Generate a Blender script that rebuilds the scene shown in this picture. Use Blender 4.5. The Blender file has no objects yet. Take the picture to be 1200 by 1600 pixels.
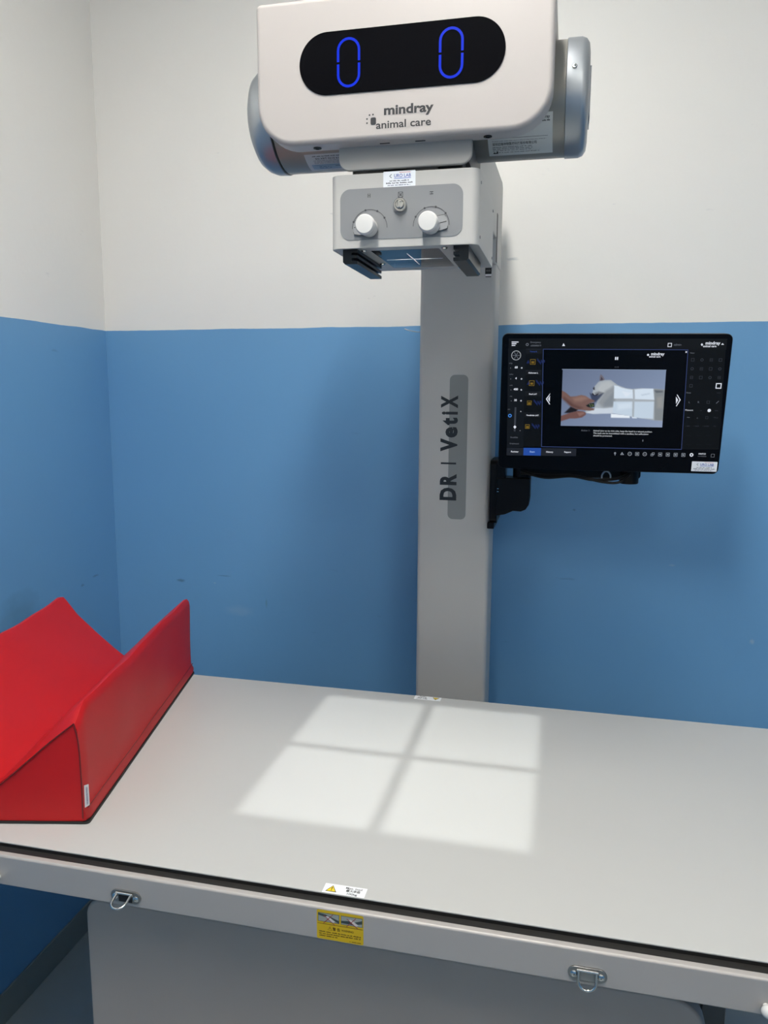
import bpy, bmesh, math, random
from mathutils import Vector, Matrix
random.seed(7)
R = math.radians
COL = bpy.context.scene.collection
scene = bpy.context.scene

# ------------------------------------------------------------------ camera
# world frame: z = 0 is the table top, x runs along the table, +y goes to the back wall (metres)
cam_d = bpy.data.cameras.new('camera')
cam = bpy.data.objects.new('camera', cam_d)
COL.objects.link(cam)
cam.matrix_world = (Matrix.Translation((0.24033, -1.21838, 0.61561)) @ Matrix.Rotation(0.229838, 4, 'Z')
                    @ Matrix.Rotation(math.pi/2 - 0.153118, 4, 'X') @ Matrix.Rotation(0.005008, 4, 'Z'))
cam_d.sensor_fit = 'VERTICAL'
cam_d.sensor_height = 36.0
cam_d.lens = 1208.59 * 36.0 / 1600.0
cam_d.clip_start = 0.02
scene.camera = cam

# ------------------------------------------------------------------ world, exposure
world = bpy.data.worlds.new('world')
scene.world = world
world.use_nodes = True
world.node_tree.nodes['Background'].inputs[0].default_value = (0.8, 0.87, 1.0, 1)
world.node_tree.nodes['Background'].inputs[1].default_value = 0.05
vs = scene.view_settings
vs.view_transform = 'Standard'
vs.look = 'None'
vs.gamma = 1.0
vs.use_curve_mapping = False
vs.exposure = -0.10

LAMP_NEAR = 74         # emission strength of the ceiling panel above the table
LAMP_FILL = 15           # and of the unseen fill panel added for the left wall
FIELD_W = 26.0           # watts of the collimator's field lamp
ROOM = dict(x0=-0.989, x1=1.75, y0=-2.5, y1=0.704, z0=-0.85, z1=1.95)

# ------------------------------------------------------------------ helpers
def lin(c):
    return tuple(((v/255)/12.92 if v/255 <= 0.04045 else ((v/255+0.055)/1.055)**2.4) for v in c)

MATS = {}
def mat(name, col, rough=0.5, metal=0.0, bump=0.0, bscale=300.0, var=0.03, coat=0.0, emit=None, estr=1.0, ior=1.5, srgb=False):
    if name in MATS: return MATS[name]
    m = bpy.data.materials.new(name); m.use_nodes = True
    nt = m.node_tree; b = nt.nodes['Principled BSDF']
    c = lin(col) if srgb else col
    b.inputs['Roughness'].default_value = rough
    b.inputs['Metallic'].default_value = metal
    b.inputs['IOR'].default_value = ior
    b.inputs['Coat Weight'].default_value = coat
    tc = nt.nodes.new('ShaderNodeTexCoord')
    nz = nt.nodes.new('ShaderNodeTexNoise'); nz.inputs['Scale'].default_value = 6.0; nz.inputs['Detail'].default_value = 5
    nt.links.new(tc.outputs['Object'], nz.inputs['Vector'])
    mx = nt.nodes.new('ShaderNodeMix'); mx.data_type = 'RGBA'
    mx.inputs['A'].default_value = (*[v*(1-var) for v in c], 1)
    mx.inputs['B'].default_value = (*[min(1, v*(1+var)) for v in c], 1)
    nt.links.new(nz.outputs['Fac'], mx.inputs['Factor'])
    nt.links.new(mx.outputs['Result'], b.inputs['Base Color'])
    if bump:
        n2 = nt.nodes.new('ShaderNodeTexNoise'); n2.inputs['Scale'].default_value = bscale; n2.inputs['Detail'].default_value = 3
        nt.links.new(tc.outputs['Object'], n2.inputs['Vector'])
        bp = nt.nodes.new('ShaderNodeBump'); bp.inputs['Strength'].default_value = bump; bp.inputs['Distance'].default_value = 0.002
        nt.links.new(n2.outputs['Fac'], bp.inputs['Height']); nt.links.new(bp.outputs['Normal'], b.inputs['Normal'])
    if emit:
        b.inputs['Emission Color'].default_value = (*emit, 1); b.inputs['Emission Strength'].default_value = estr
    MATS[name] = m
    return m

def inkmat(rgb, glow=False):
    """flat print (or, for glow, a lit display colour) of one sRGB colour"""
    key = ('glow_' if glow else 'ink_') + '%02x%02x%02x' % tuple(rgb)
    if key in MATS: return MATS[key]
    m = bpy.data.materials.new(key); m.use_nodes = True
    b = m.node_tree.nodes['Principled BSDF']
    if glow:
        b.inputs['Base Color'].default_value = (0.004, 0.004, 0.004, 1); b.inputs['Roughness'].default_value = 0.3
        b.inputs['Specular IOR Level'].default_value = 0.15
        b.inputs['Emission Color'].default_value = (*lin(rgb), 1); b.inputs['Emission Strength'].default_value = 1.0
    else:
        b.inputs['Base Color'].default_value = (*lin(rgb), 1); b.inputs['Roughness'].default_value = 0.45
    MATS[key] = m
    return m

def link(name, me, parent=None, smooth=True, bevel=0.0, seg=2, label=None):
    o = bpy.data.objects.new(name, me); COL.objects.link(o)
    if parent is not None:
        root = parent
        off = Vector((0, 0, 0))
        while root is not None: off += root.location; root = root.parent
        me.transform(Matrix.Translation(-off)); o.parent = parent
    if smooth and len(me.polygons):
        me.polygons.foreach_set('use_smooth', [True]*len(me.polygons))
        me.set_sharp_from_angle(angle=R(38))
    if bevel:
        bv = o.modifiers.new('bevel', 'BEVEL'); bv.width = bevel; bv.segments = seg; bv.limit_method = 'ANGLE'; bv.angle_limit = R(38)
        bv.harden_normals = True
    if label: o['label'] = label
    return o

def obj(name, bm, m, parent=None, **k):
    bmesh.ops.recalc_face_normals(bm, faces=bm.faces[:])
    me = bpy.data.meshes.new(name); bm.to_mesh(me); bm.free()
    for mm in (m if isinstance(m, (list, tuple)) else [m]): me.materials.append(mm)
    return link(name, me, parent, **k)

def thing(name, loc, label, cat, group=None):
    o = bpy.data.objects.new(name, None); COL.objects.link(o); o.location = loc
    o.empty_display_size = 0.05
    o['label'] = label; o['category'] = cat
    if group: o['group'] = group
    return o

def structure(name, bm, m, **k):
    o = obj(name, bm, m, **k); o['kind'] = 'structure'
    return o

def box(bm, x0, x1, y0, y1, z0, z1):
    v = [bm.verts.new((x, y, z)) for z in (z0, z1) for y in (y0, y1) for x in (x0, x1)]
    for f in ((0, 2, 3, 1), (4, 5, 7, 6), (0, 1, 5, 4), (2, 6, 7, 3), (0, 4, 6, 2), (1, 3, 7, 5)):
        bm.faces.new([v[i] for i in f])
    return bm

def nbox(*a): return box(bmesh.new(), *a)

def axes(axis):
    """map (a, b, t) to xyz: the outline lies in the two other axes, t runs along axis"""
    return {'x': lambda a, b, t: (t, a, b), 'y': lambda a, b, t: (a, t, b), 'z': lambda a, b, t: (a, b, t)}[axis]

def prism(bm, pts, axis, t0, t1, inner=None):
    f = axes(axis)
    A = [bm.verts.new(f(a, b, t0)) for a, b in pts]; B = [bm.verts.new(f(a, b, t1)) for a, b in pts]
    n = len(pts)
    for i in range(n): bm.faces.new((A[i], A[(i+1) % n], B[(i+1) % n], B[i]))
    if inner is None:
        bm.faces.new(A[::-1]); bm.faces.new(B)
    else:
        C = [bm.verts.new(f(a, b, t0)) for a, b in inner]; D = [bm.verts.new(f(a, b, t1)) for a, b in inner]
        for i in range(n):
            j = (i+1) % n
            bm.faces.new((C[i], D[i], D[j], C[j])); bm.faces.new((A[i], C[i], C[j], A[j])); bm.faces.new((B[i], B[j], D[j], D[i]))
    return bm

def rrect(x0, x1, y0, y1, r, n=6):
    """rounded rectangle; r = one radius or (bottom-left, bottom-right, top-right, top-left)"""
    rs = r if isinstance(r, (list, tuple)) else (r,)*4
    out = []
    for (cx, cy, a0), q in zip(((x0, y0, 180), (x1, y0, 270), (x1, y1, 0), (x0, y1, 90)), rs):
        q = max(q, 1e-5)
        px = cx + (q if cx == x0 else -q); py = cy + (q if cy == y0 else -q)
        for k in range(n+1):
            a = R(a0 + 90*k/n); out.append((px + q*math.cos(a), py + q*math.sin(a)))
    return out

def lathe(bm, prof, origin, axis, n=32, cap=True):
    """prof: (radius, distance along axis)"""
    o = Vector(origin); w = Vector(axis).normalized()
    u = w.orthogonal().normalized(); v = w.cross(u)
    rings = []
    for r, t in prof:
        if r < 1e-7: rings.append([bm.verts.new(o + w*t)])
        else: rings.append([bm.verts.new(o + w*t + (u*math.cos(2*math.pi*k/n) + v*math.sin(2*math.pi*k/n))*r) for k in range(n)])
    for a, b in zip(rings, rings[1:]):
        for k in range(n):
            j = (k+1) % n
            if len(a) == 1 and len(b) == 1: continue
            if len(a) == 1: bm.faces.new((a[0], b[j], b[k]))
            elif len(b) == 1: bm.faces.new((a[k], a[j], b[0]))
            else: bm.faces.new((a[k], a[j], b[j], b[k]))
    if cap:
        if len(rings[0]) > 1: bm.faces.new(rings[0][::-1])
        if len(rings[-1]) > 1: bm.faces.new(rings[-1])
    return bm

def tube(bm, pts, r, n=8):
    pts = [Vector(p) for p in pts]
    prev = None; u = None
    for i, p in enumerate(pts):
        d = (pts[min(i+1, len(pts)-1)] - pts[max(i-1, 0)]).normalized()
        if u is None: u = d.orthogonal().normalized()
        else: u = (u - d*u.dot(d)).normalized()
        v = d.cross(u)
        ring = [bm.verts.new(p + (u*math.cos(2*math.pi*k/n) + v*math.sin(2*math.pi*k/n))*r) for k in range(n)]
        if prev:
            for k in range(n): bm.faces.new((prev[k], prev[(k+1) % n], ring[(k+1) % n], ring[k]))
        else: bm.faces.new(ring[::-1])
        prev = ring
    bm.faces.new(prev)
    return bm

def smooth_path(pts, k=6):
    P = [Vector(p) for p in pts]; out = []
    for i in range(len(P)-1):
        a, b, c, d = P[max(i-1, 0)], P[i], P[i+1], P[min(i+2, len(P)-1)]
        for s in range(k):
            t = s/k
            out.append(0.5*((2*b) + (c-a)*t + (2*a-5*b+4*c-d)*t*t + (3*b-a-3*c+d)*t**3))
    out.append(P[-1]); return out

# ---- flat print: lettering, stickers, symbols and the picture on screens
TEXTS = {}
def text_mesh(s, bold):
    key = (s, bold)
    if key not in TEXTS:
        cu = bpy.data.curves.new('t', 'FONT'); cu.body = s; cu.size = 1.0; cu.offset = bold; cu.resolution_u = 3
        cu.fill_mode = 'FRONT'
        o = bpy.data.objects.new('t', cu); COL.objects.link(o)
        dg = bpy.context.evaluated_depsgraph_get(); dg.update()
        me = bpy.data.meshes.new_from_object(o.evaluated_get(dg))
        V = [tuple(v.co) for v in me.vertices]; F = [tuple(p.vertices) for p in me.polygons]
        bpy.data.objects.remove(o); bpy.data.curves.remove(cu); bpy.data.meshes.remove(me)
        TEXTS[key] = (V, F)
    return TEXTS[key]

class Art:
    def __init__(s, fn, step=0.00012, glow=False):
        s.fn = fn; s.step = step; s.V = []; s.F = []; s.M = []; s.mats = []; s.glow = glow
    def mi(s, c):
        m = c if not isinstance(c, tuple) else inkmat(c, s.glow)
        if m not in s.mats: s.mats.append(m)
        return s.mats.index(m)
    def poly(s, pts, c, l=1):
        i0 = len(s.V); s.V += [s.fn(u, v, l*s.step) for u, v in pts]
        s.F.append(tuple(range(i0, i0+len(pts)))); s.M.append(s.mi(c))
    def rect(s, u0, v0, u1, v1, c, l=1, nu=1, nv=1):
        for i in range(nu):
            for j in range(nv):
                a0, a1 = u0+(u1-u0)*i/nu, u0+(u1-u0)*(i+1)/nu; b0, b1 = v0+(v1-v0)*j/nv, v0+(v1-v0)*(j+1)/nv
                s.poly([(a0, b0), (a1, b0), (a1, b1), (a0, b1)], c, l)
    def strip(s, pts, w, c, l=2, close=False):
        n = len(pts); L, Rr = [], []
        for i, (x, y) in enumerate(pts):
            a = pts[i-1] if (i or close) else pts[i]; b = pts[(i+1) % n] if (i < n-1 or close) else pts[i]
            dx, dy = b[0]-a[0], b[1]-a[1]; q = math.hypot(dx, dy) or 1; nx, ny = -dy/q*w/2, dx/q*w/2
            L.append((x+nx, y+ny)); Rr.append((x-nx, y-ny))
        for i in range(n if close else n-1):
            j = (i+1) % n; s.poly([L[i], Rr[i], Rr[j], L[j]], c, l)
    def circle(s, u, v, r, c, l=2, n=20): s.poly([(u+r*math.cos(2*math.pi*k/n), v+r*math.sin(2*math.pi*k/n)) for k in range(n)], c, l)
    def ring(s, u, v, r, w, c, l=2, n=20):
        if w >= r*0.9: return s.circle(u, v, r, c, l, n)
        s.strip([(u+(r-w/2)*math.cos(2*math.pi*k/n), v+(r-w/2)*math.sin(2*math.pi*k/n)) for k in range(n)], w, c, l, True)
    def arc(s, u, v, r, w, a0, a1, c, l=2, n=24):
        s.strip([(u+r*math.cos(R(a0+(a1-a0)*k/n)), v+r*math.sin(R(a0+(a1-a0)*k/n))) for k in range(n+1)], w, c, l)
    def text(s, t, u, v, cap, c, al='C', bold=0.0, width=None, l=3, rot=0.0, slant=0.0):
        """cap = capital height; (u, v) = centre line of the text; width fits the run"""
        V, F = text_mesh(t, bold)
        if not F: return
        xs = [q[0] for q in V]; k = cap/0.69; x0, x1 = min(xs), max(xs)
        kx = k if width is None else width/(x1-x0)
        off = {'L': -x0, 'C': -(x0+x1)/2, 'R': -x1}[al]
        ca, sa = math.cos(rot), math.sin(rot); i0 = len(s.V)
        for x, y, z in V:
            a, b = (x+off)*kx + slant*(y-0.345)*k, (y-0.345)*k
            s.V.append(s.fn(u+a*ca-b*sa, v+a*sa+b*ca, l*s.step))
        m = s.mi(c)
        for f in F: s.F.append(tuple(i0+i for i in f)); s.M.append(m)
    def words(s, u0, u1, v, h, c, n=8, l=2, seed=1):
        """a line of print too small to read: word-length dashes broken into letter strokes"""
        rn = random.Random(seed); x = u0
        while x < u1 - h*0.5:
            wl = min(u1-x, h*rn.uniform(1.5, 5.5)); y = x
            while y < x + wl - h*0.3:
                k = h*rn.uniform(.35, .6); hh = h*rn.uniform(.55, 1)
                s.rect(y, v-h/2, y+k*.8, v-h/2+hh, c, l); y += k
            x += wl + h*0.6
    def build(s, name, parent, label=None):
        me = bpy.data.meshes.new(name); me.from_pydata([tuple(v) for v in s.V], [], s.F)
        for m in s.mats: me.materials.append(m)
        me.polygons.foreach_set('material_index', s.M); me.update()
        return link(name, me, parent, smooth=False, label=label)

def plane_fn(o, U, V):
    o, U, V = Vector(o), Vector(U).normalized(), Vector(V).normalized(); N = U.cross(V)
    return lambda u, v, h: o + U*u + V*v + N*h

def brand_logo(a, u, v, w, c, l=3):
    """two-line word mark with the paw sign; (u, v) centre, w = full width"""
    k = w/0.098
    a.text('mindray', u+0.0135*k, v+0.0105*k, 0.0120*k, c, 'C', 0.034, width=0.071*k, l=l)
    a.text('animal care', u+0.006*k, v-0.0085*k, 0.0100*k, c, 'C', 0.016, width=0.079*k, l=l)
    pu, pv = u-0.0405*k, v-0.003*k
    a.poly([(pu+x*k, pv+y*k) for x, y in rrect(-0.001, 0.007, -0.005, 0.005, 0.0022, 3)], c, l)
    for x, y in ((-0.0025, 0.0085), (0.0025, 0.0088), (-0.0062, 0.0035), (-0.0062, -0.002)):
        a.poly([(pu+(x+p)*k, pv+(y+q)*k) for p, q in rrect(-0.0011, 0.0011, -0.0011, 0.0011, 0.0006, 2)], c, l)

def lab_sticker(fn, parent, name='sticker', label=None):
    """small white sticker 46 x 21 mm with blue lab name and fine print"""
    a = Art(fn)
    a.poly(rrect(-.023, .023, -.0105, .0105, .001, 3), inkmat((226, 230, 236)), 1)
    a.strip([(0.0, .0085), (.016, .0085)], .0007, (205, 120, 120), 2)
    blue = (48, 78, 170)
    a.strip([(-.0112, .0065), (-.0140, .0042), (-.0112, .0019)], .0010, (60, 70, 90), 2)
    a.text('URO LAB', .0045, .0044, .0044, blue, 'C', .01, width=.024)
    a.strip([(-.0075, .0008), (.0165, .0008)], .0008, (80, 110, 190), 2)
    a.words(-.014, .014, -.0022, .0016, (70, 76, 90), seed=3)
    a.words(-.019, .019, -.0050, .0019, (50, 56, 70), seed=5)
    a.words(-.017, .016, -.0080, .0015, (90, 96, 120), seed=8)
    return a.build(name, parent, label)
SCREEN = [
 ('r',-0.2045,0.1071,0.2067,0.1278,(13,15,18),1),
 ('p',[(-0.2051,0.1079),(-0.1708,0.1078),(-0.1676,-0.0916),(-0.201,-0.0925)],(14,17,22),1),
 ('p',[(-0.1708,0.1078),(-0.1365,0.1076),(-0.1308,-0.0894),(-0.1676,-0.0903)],(7,9,12),1),
 ('p',[(0.1385,0.1074),(0.2059,0.1071),(0.2133,-0.0859),(0.1439,-0.0877)],(7,9,12),1),
 ('r',-0.1988,0.1198,-0.1853,0.1216,(225,230,240),2),
 ('r',-0.1986,0.1165,-0.1893,0.1183,(225,230,240),2),
 ('r',-0.1984,0.1132,-0.1912,0.1149,(225,230,240),2),
 ('o',-0.168,0.116,0.00281,0.0012,(110,115,125)),
 ('t', -0.1617, 0.1205, 0.00321, 'Emergency', (110, 115, 125), 'L', 0),
 ('t', -0.1613, 0.1139, 0.00321, 'a00000019', (110, 115, 125), 'L', 0),
 ('p',[(-0.1,0.1132),(-0.0976,0.1189),(-0.0944,0.1132)],(225,230,240),2),
 ('b',0.1028,0.1158,0.00643,0.00161,(225,230,240)),
 ('t', 0.1103, 0.1166, 0.00402, 'admin', (110, 115, 125), 'L', 0),
 ('t', 0.1681, 0.1198, 0.00562, 'mindray', (225, 230, 240), 'L', 0.03),
 ('t', 0.1642, 0.1139, 0.00361, 'animal care', (225, 230, 240), 'L', 0.03),
 ('p',[(0.1595,0.1167),(0.1614,0.1194),(0.164,0.1167),(0.162,0.1139)],(225,230,240),2),
 ('p',[(0.1964,0.1165),(0.1987,0.1196),(0.202,0.1165)],(225,230,240),2),
 ('o',-0.1889,0.0946,0.00964,0.0012,(170,175,180)),
 ('p',[(-0.1964,0.0941),(-0.1813,0.0941),(-0.1814,0.095),(-0.1964,0.095)],(110,115,125),2),
 ('p',[(-0.1934,0.1008),(-0.1851,0.0878),(-0.1843,0.0883),(-0.1926,0.1013)],(110,115,125),2),
 ('p',[(-0.1859,0.1012),(-0.1927,0.0883),(-0.1919,0.0878),(-0.1851,0.1008)],(110,115,125),2),
 ('t', -0.2019, 0.0791, 0.00281, 'kVp', (110, 115, 125), 'L', 0),
 ('t', -0.1997, 0.0703, 0.00361, '-', (225, 230, 240), 'L', 0),
 ('t', -0.1879, 0.0712, 0.00402, '68', (225, 230, 240), 'C', 0.03),
 ('t', -0.177, 0.0699, 0.00442, '+', (225, 230, 240), 'C', 0.03),
 ('t', -0.2007, 0.0573, 0.00281, 'mAs', (110, 115, 125), 'L', 0),
 ('t', -0.1985, 0.0485, 0.00361, '-', (225, 230, 240), 'L', 0),
 ('t', -0.1875, 0.0493, 0.00402, '4', (225, 230, 240), 'C', 0.03),
 ('t', -0.1765, 0.0481, 0.00442, '+', (225, 230, 240), 'C', 0.03),
 ('t', -0.1994, 0.0353, 0.00281, 'mA', (110, 115, 125), 'L', 0),
 ('t', -0.1973, 0.0265, 0.00361, '-', (225, 230, 240), 'L', 0),
 ('t', -0.1871, 0.0274, 0.00402, '400', (225, 230, 240), 'C', 0.03),
 ('t', -0.1761, 0.0262, 0.00442, '+', (225, 230, 240), 'C', 0.03),
 ('t', -0.1982, 0.0133, 0.00281, 'ms', (110, 115, 125), 'L', 0),
 ('t', -0.196, 0.0044, 0.00361, '-', (225, 230, 240), 'L', 0),
 ('t', -0.1867, 0.0053, 0.00402, '10', (225, 230, 240), 'C', 0.03),
 ('t', -0.1757, 0.0042, 0.00442, '+', (225, 230, 240), 'C', 0.03),
 ('r',-0.188,-0.0586,-0.1844,-0.0092,(58,62,70),2),
 ('p',[(-0.1892,-0.0496),(-0.1864,-0.0461),(-0.1828,-0.0495),(-0.186,-0.0534)],(225,230,240),3),
 ('o',-0.1862,-0.0495,0.00241,0.00241,(225,230,240)),
 ('o',-0.1969,-0.0265,0.00361,0.00161,(70,140,230)),
 ('t', -0.1753, -0.0176, 0.00402, '+', (225, 230, 240), 'C', 0),
 ('t', -0.1752, -0.0562, 0.00402, '-', (225, 230, 240), 'C', 0),
 ('t', -0.2018, -0.0137, 0.00201, 'AEC', (110, 115, 125), 'L', 0),
 ('t', -0.1944, -0.071, 0.00281, 'ShowEdit', (110, 115, 125), 'L', 0),
 ('t', -0.1954, -0.084, 0.00281, 'Greyhound', (110, 115, 125), 'L', 0),
 ('r',-0.1704,0.1064,-0.1393,0.1074,(40,44,52),2),
 ('r',-0.1704,0.0982,-0.1388,0.1065,(20,22,26),2),
 ('t', -0.1552, 0.1023, 0.00241, 'Thorax R', (40, 70, 150), 'C', 0.02),
 ('b',-0.1556,0.082,0.00964,0.0012,(128,106,34)),
 ('r',-0.1582,0.0791,-0.1529,0.0833,(120,95,30),2),
 ('p',[(-0.1477,0.0891),(-0.1443,0.087),(-0.1448,0.0825),(-0.147,0.0845)],(24,36,84),2),
 ('p',[(-0.1451,0.0862),(-0.1416,0.0841),(-0.1422,0.0796),(-0.1444,0.0816)],(24,36,84),2),
 ('p',[(-0.1424,0.0833),(-0.139,0.0812),(-0.1395,0.0767),(-0.1417,0.0787)],(24,36,84),2),
 ('p',[(-0.1401,0.0866),(-0.1367,0.0845),(-0.1372,0.08),(-0.1394,0.082)],(24,36,84),2),
 ('p',[(-0.1375,0.0837),(-0.134,0.0816),(-0.1346,0.0771),(-0.1368,0.0791)],(24,36,84),2),
 ('p',[(-0.1352,0.087),(-0.1318,0.0849),(-0.1323,0.0804),(-0.1345,0.0825)],(24,36,84),2),
 ('p',[(-0.1683,0.0787),(-0.1646,0.0862),(-0.1617,0.0795)],(24,36,84),2),
 ('r',-0.1696,0.0646,-0.1383,0.0654,(40,44,52),2),
 ('r',-0.1695,0.0563,-0.1378,0.0645,(20,22,26),2),
 ('t', -0.1539, 0.0604, 0.00281, 'Abdomen L', (225, 230, 240), 'C', 0.02),
 ('b',-0.1559,0.0398,0.00964,0.0012,(128,106,34)),
 ('r',-0.1585,0.0369,-0.1533,0.0411,(120,95,30),2),
 ('p',[(-0.148,0.047),(-0.1446,0.0449),(-0.1451,0.0403),(-0.1473,0.0424)],(24,36,84),2),
 ('p',[(-0.1454,0.0441),(-0.1419,0.042),(-0.1424,0.0374),(-0.1447,0.0395)],(24,36,84),2),
 ('p',[(-0.1427,0.0412),(-0.1392,0.0391),(-0.1398,0.0345),(-0.142,0.0366)],(24,36,84),2),
 ('p',[(-0.1404,0.0446),(-0.1369,0.0425),(-0.1375,0.0379),(-0.1397,0.04)],(24,36,84),2),
 ('p',[(-0.1377,0.0416),(-0.1343,0.0396),(-0.1348,0.035),(-0.137,0.037)],(24,36,84),2),
 ('p',[(-0.1354,0.045),(-0.132,0.0429),(-0.1325,0.0383),(-0.1347,0.0404)],(24,36,84),2),
 ('p',[(-0.1658,0.0364),(-0.162,0.044),(-0.1591,0.0373)],(24,36,84),2),
 ('r',-0.1688,0.0223,-0.1373,0.0229,(40,44,52),2),
 ('r',-0.1687,0.0139,-0.1368,0.0221,(20,22,26),2),
 ('t', -0.1525, 0.018, 0.00281, 'Skull LAT', (225, 230, 240), 'C', 0.02),
 ('b',-0.159,0.0001,0.00803,0.0012,(128,106,34)),
 ('r',-0.1616,-0.0028,-0.1563,0.0014,(120,95,30),2),
 ('p',[(-0.151,0.0074),(-0.1476,0.0053),(-0.1481,0.0007),(-0.1503,0.0028)],(24,36,84),2),
 ('p',[(-0.1483,0.0045),(-0.1449,0.0024),(-0.1454,-0.0023),(-0.1476,-0.0002)],(24,36,84),2),
 ('p',[(-0.1457,0.0016),(-0.1422,-0.0005),(-0.1427,-0.0052),(-0.1449,-0.0031)],(24,36,84),2),
 ('p',[(-0.1434,0.005),(-0.1399,0.0029),(-0.1404,-0.0018),(-0.1426,0.0003)],(24,36,84),2),
 ('p',[(-0.1407,0.002),(-0.1372,-0.0),(-0.1377,-0.0047),(-0.14,-0.0026)],(24,36,84),2),
 ('p',[(-0.1384,0.0054),(-0.1349,0.0034),(-0.1354,-0.0013),(-0.1377,0.0008)],(24,36,84),2),
 ('r',-0.1679,-0.0204,-0.1363,-0.02,(40,44,52),2),
 ('r',-0.1679,-0.0289,-0.1358,-0.0209,(20,22,26),2),
 ('t', -0.1512, -0.0249, 0.00281, 'Forelimbs LAT', (225, 230, 240), 'C', 0.02),
 ('b',-0.1608,-0.0482,0.00803,0.0012,(128,106,34)),
 ('r',-0.1634,-0.0512,-0.158,-0.047,(120,95,30),2),
 ('p',[(-0.1527,-0.0407),(-0.1492,-0.0428),(-0.1498,-0.0476),(-0.152,-0.0454)],(24,36,84),2),
 ('p',[(-0.15,-0.0437),(-0.1465,-0.0458),(-0.1471,-0.0505),(-0.1493,-0.0484)],(24,36,84),2),
 ('p',[(-0.1473,-0.0466),(-0.1438,-0.0487),(-0.1444,-0.0535),(-0.1466,-0.0514)],(24,36,84),2),
 ('p',[(-0.145,-0.0432),(-0.1415,-0.0452),(-0.1421,-0.05),(-0.1443,-0.0479)],(24,36,84),2),
 ('p',[(-0.1423,-0.0461),(-0.1388,-0.0482),(-0.1394,-0.0529),(-0.1416,-0.0508)],(24,36,84),2),
 ('p',[(-0.14,-0.0427),(-0.1365,-0.0447),(-0.137,-0.0494),(-0.1393,-0.0473)],(24,36,84),2),
 ('p',[(-0.1361,0.1076),(0.1378,0.1074),(0.1379,0.1062),(-0.136,0.1064)],(52,66,110),2),
 ('p',[(-0.1369,0.1076),(-0.1357,0.1076),(-0.1299,-0.0893),(-0.1312,-0.0894)],(52,66,110),2),
 ('p',[(0.1366,0.1074),(0.1378,0.1074),(0.1436,-0.0886),(0.1424,-0.0886)],(52,66,110),2),
 ('p',[(-0.1312,-0.0885),(0.1434,-0.0873),(0.1436,-0.0886),(-0.1312,-0.0898)],(52,66,110),2),
 ('t', 0.1344, 0.1034, 0.00402, 'x', (225, 230, 240), 'C', 0.04),
 ('r',0.0025,0.0869,0.005,0.0926,(225,230,240),2),
 ('r',0.0061,0.0869,0.0085,0.0926,(225,230,240),2),
 ('t', 0.0069, 0.0731, 0.00281, '1 / 4', (110, 115, 125), 'C', 0),
 ('t', 0.0697, 0.0989, 0.00522, 'mindray', (225, 230, 240), 'L', 0.03),
 ('t', 0.0663, 0.0937, 0.00321, 'animal care', (225, 230, 240), 'L', 0.03),
 ('o',0.0641,0.0969,0.00201,0.00161,(225,230,240)),
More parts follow.
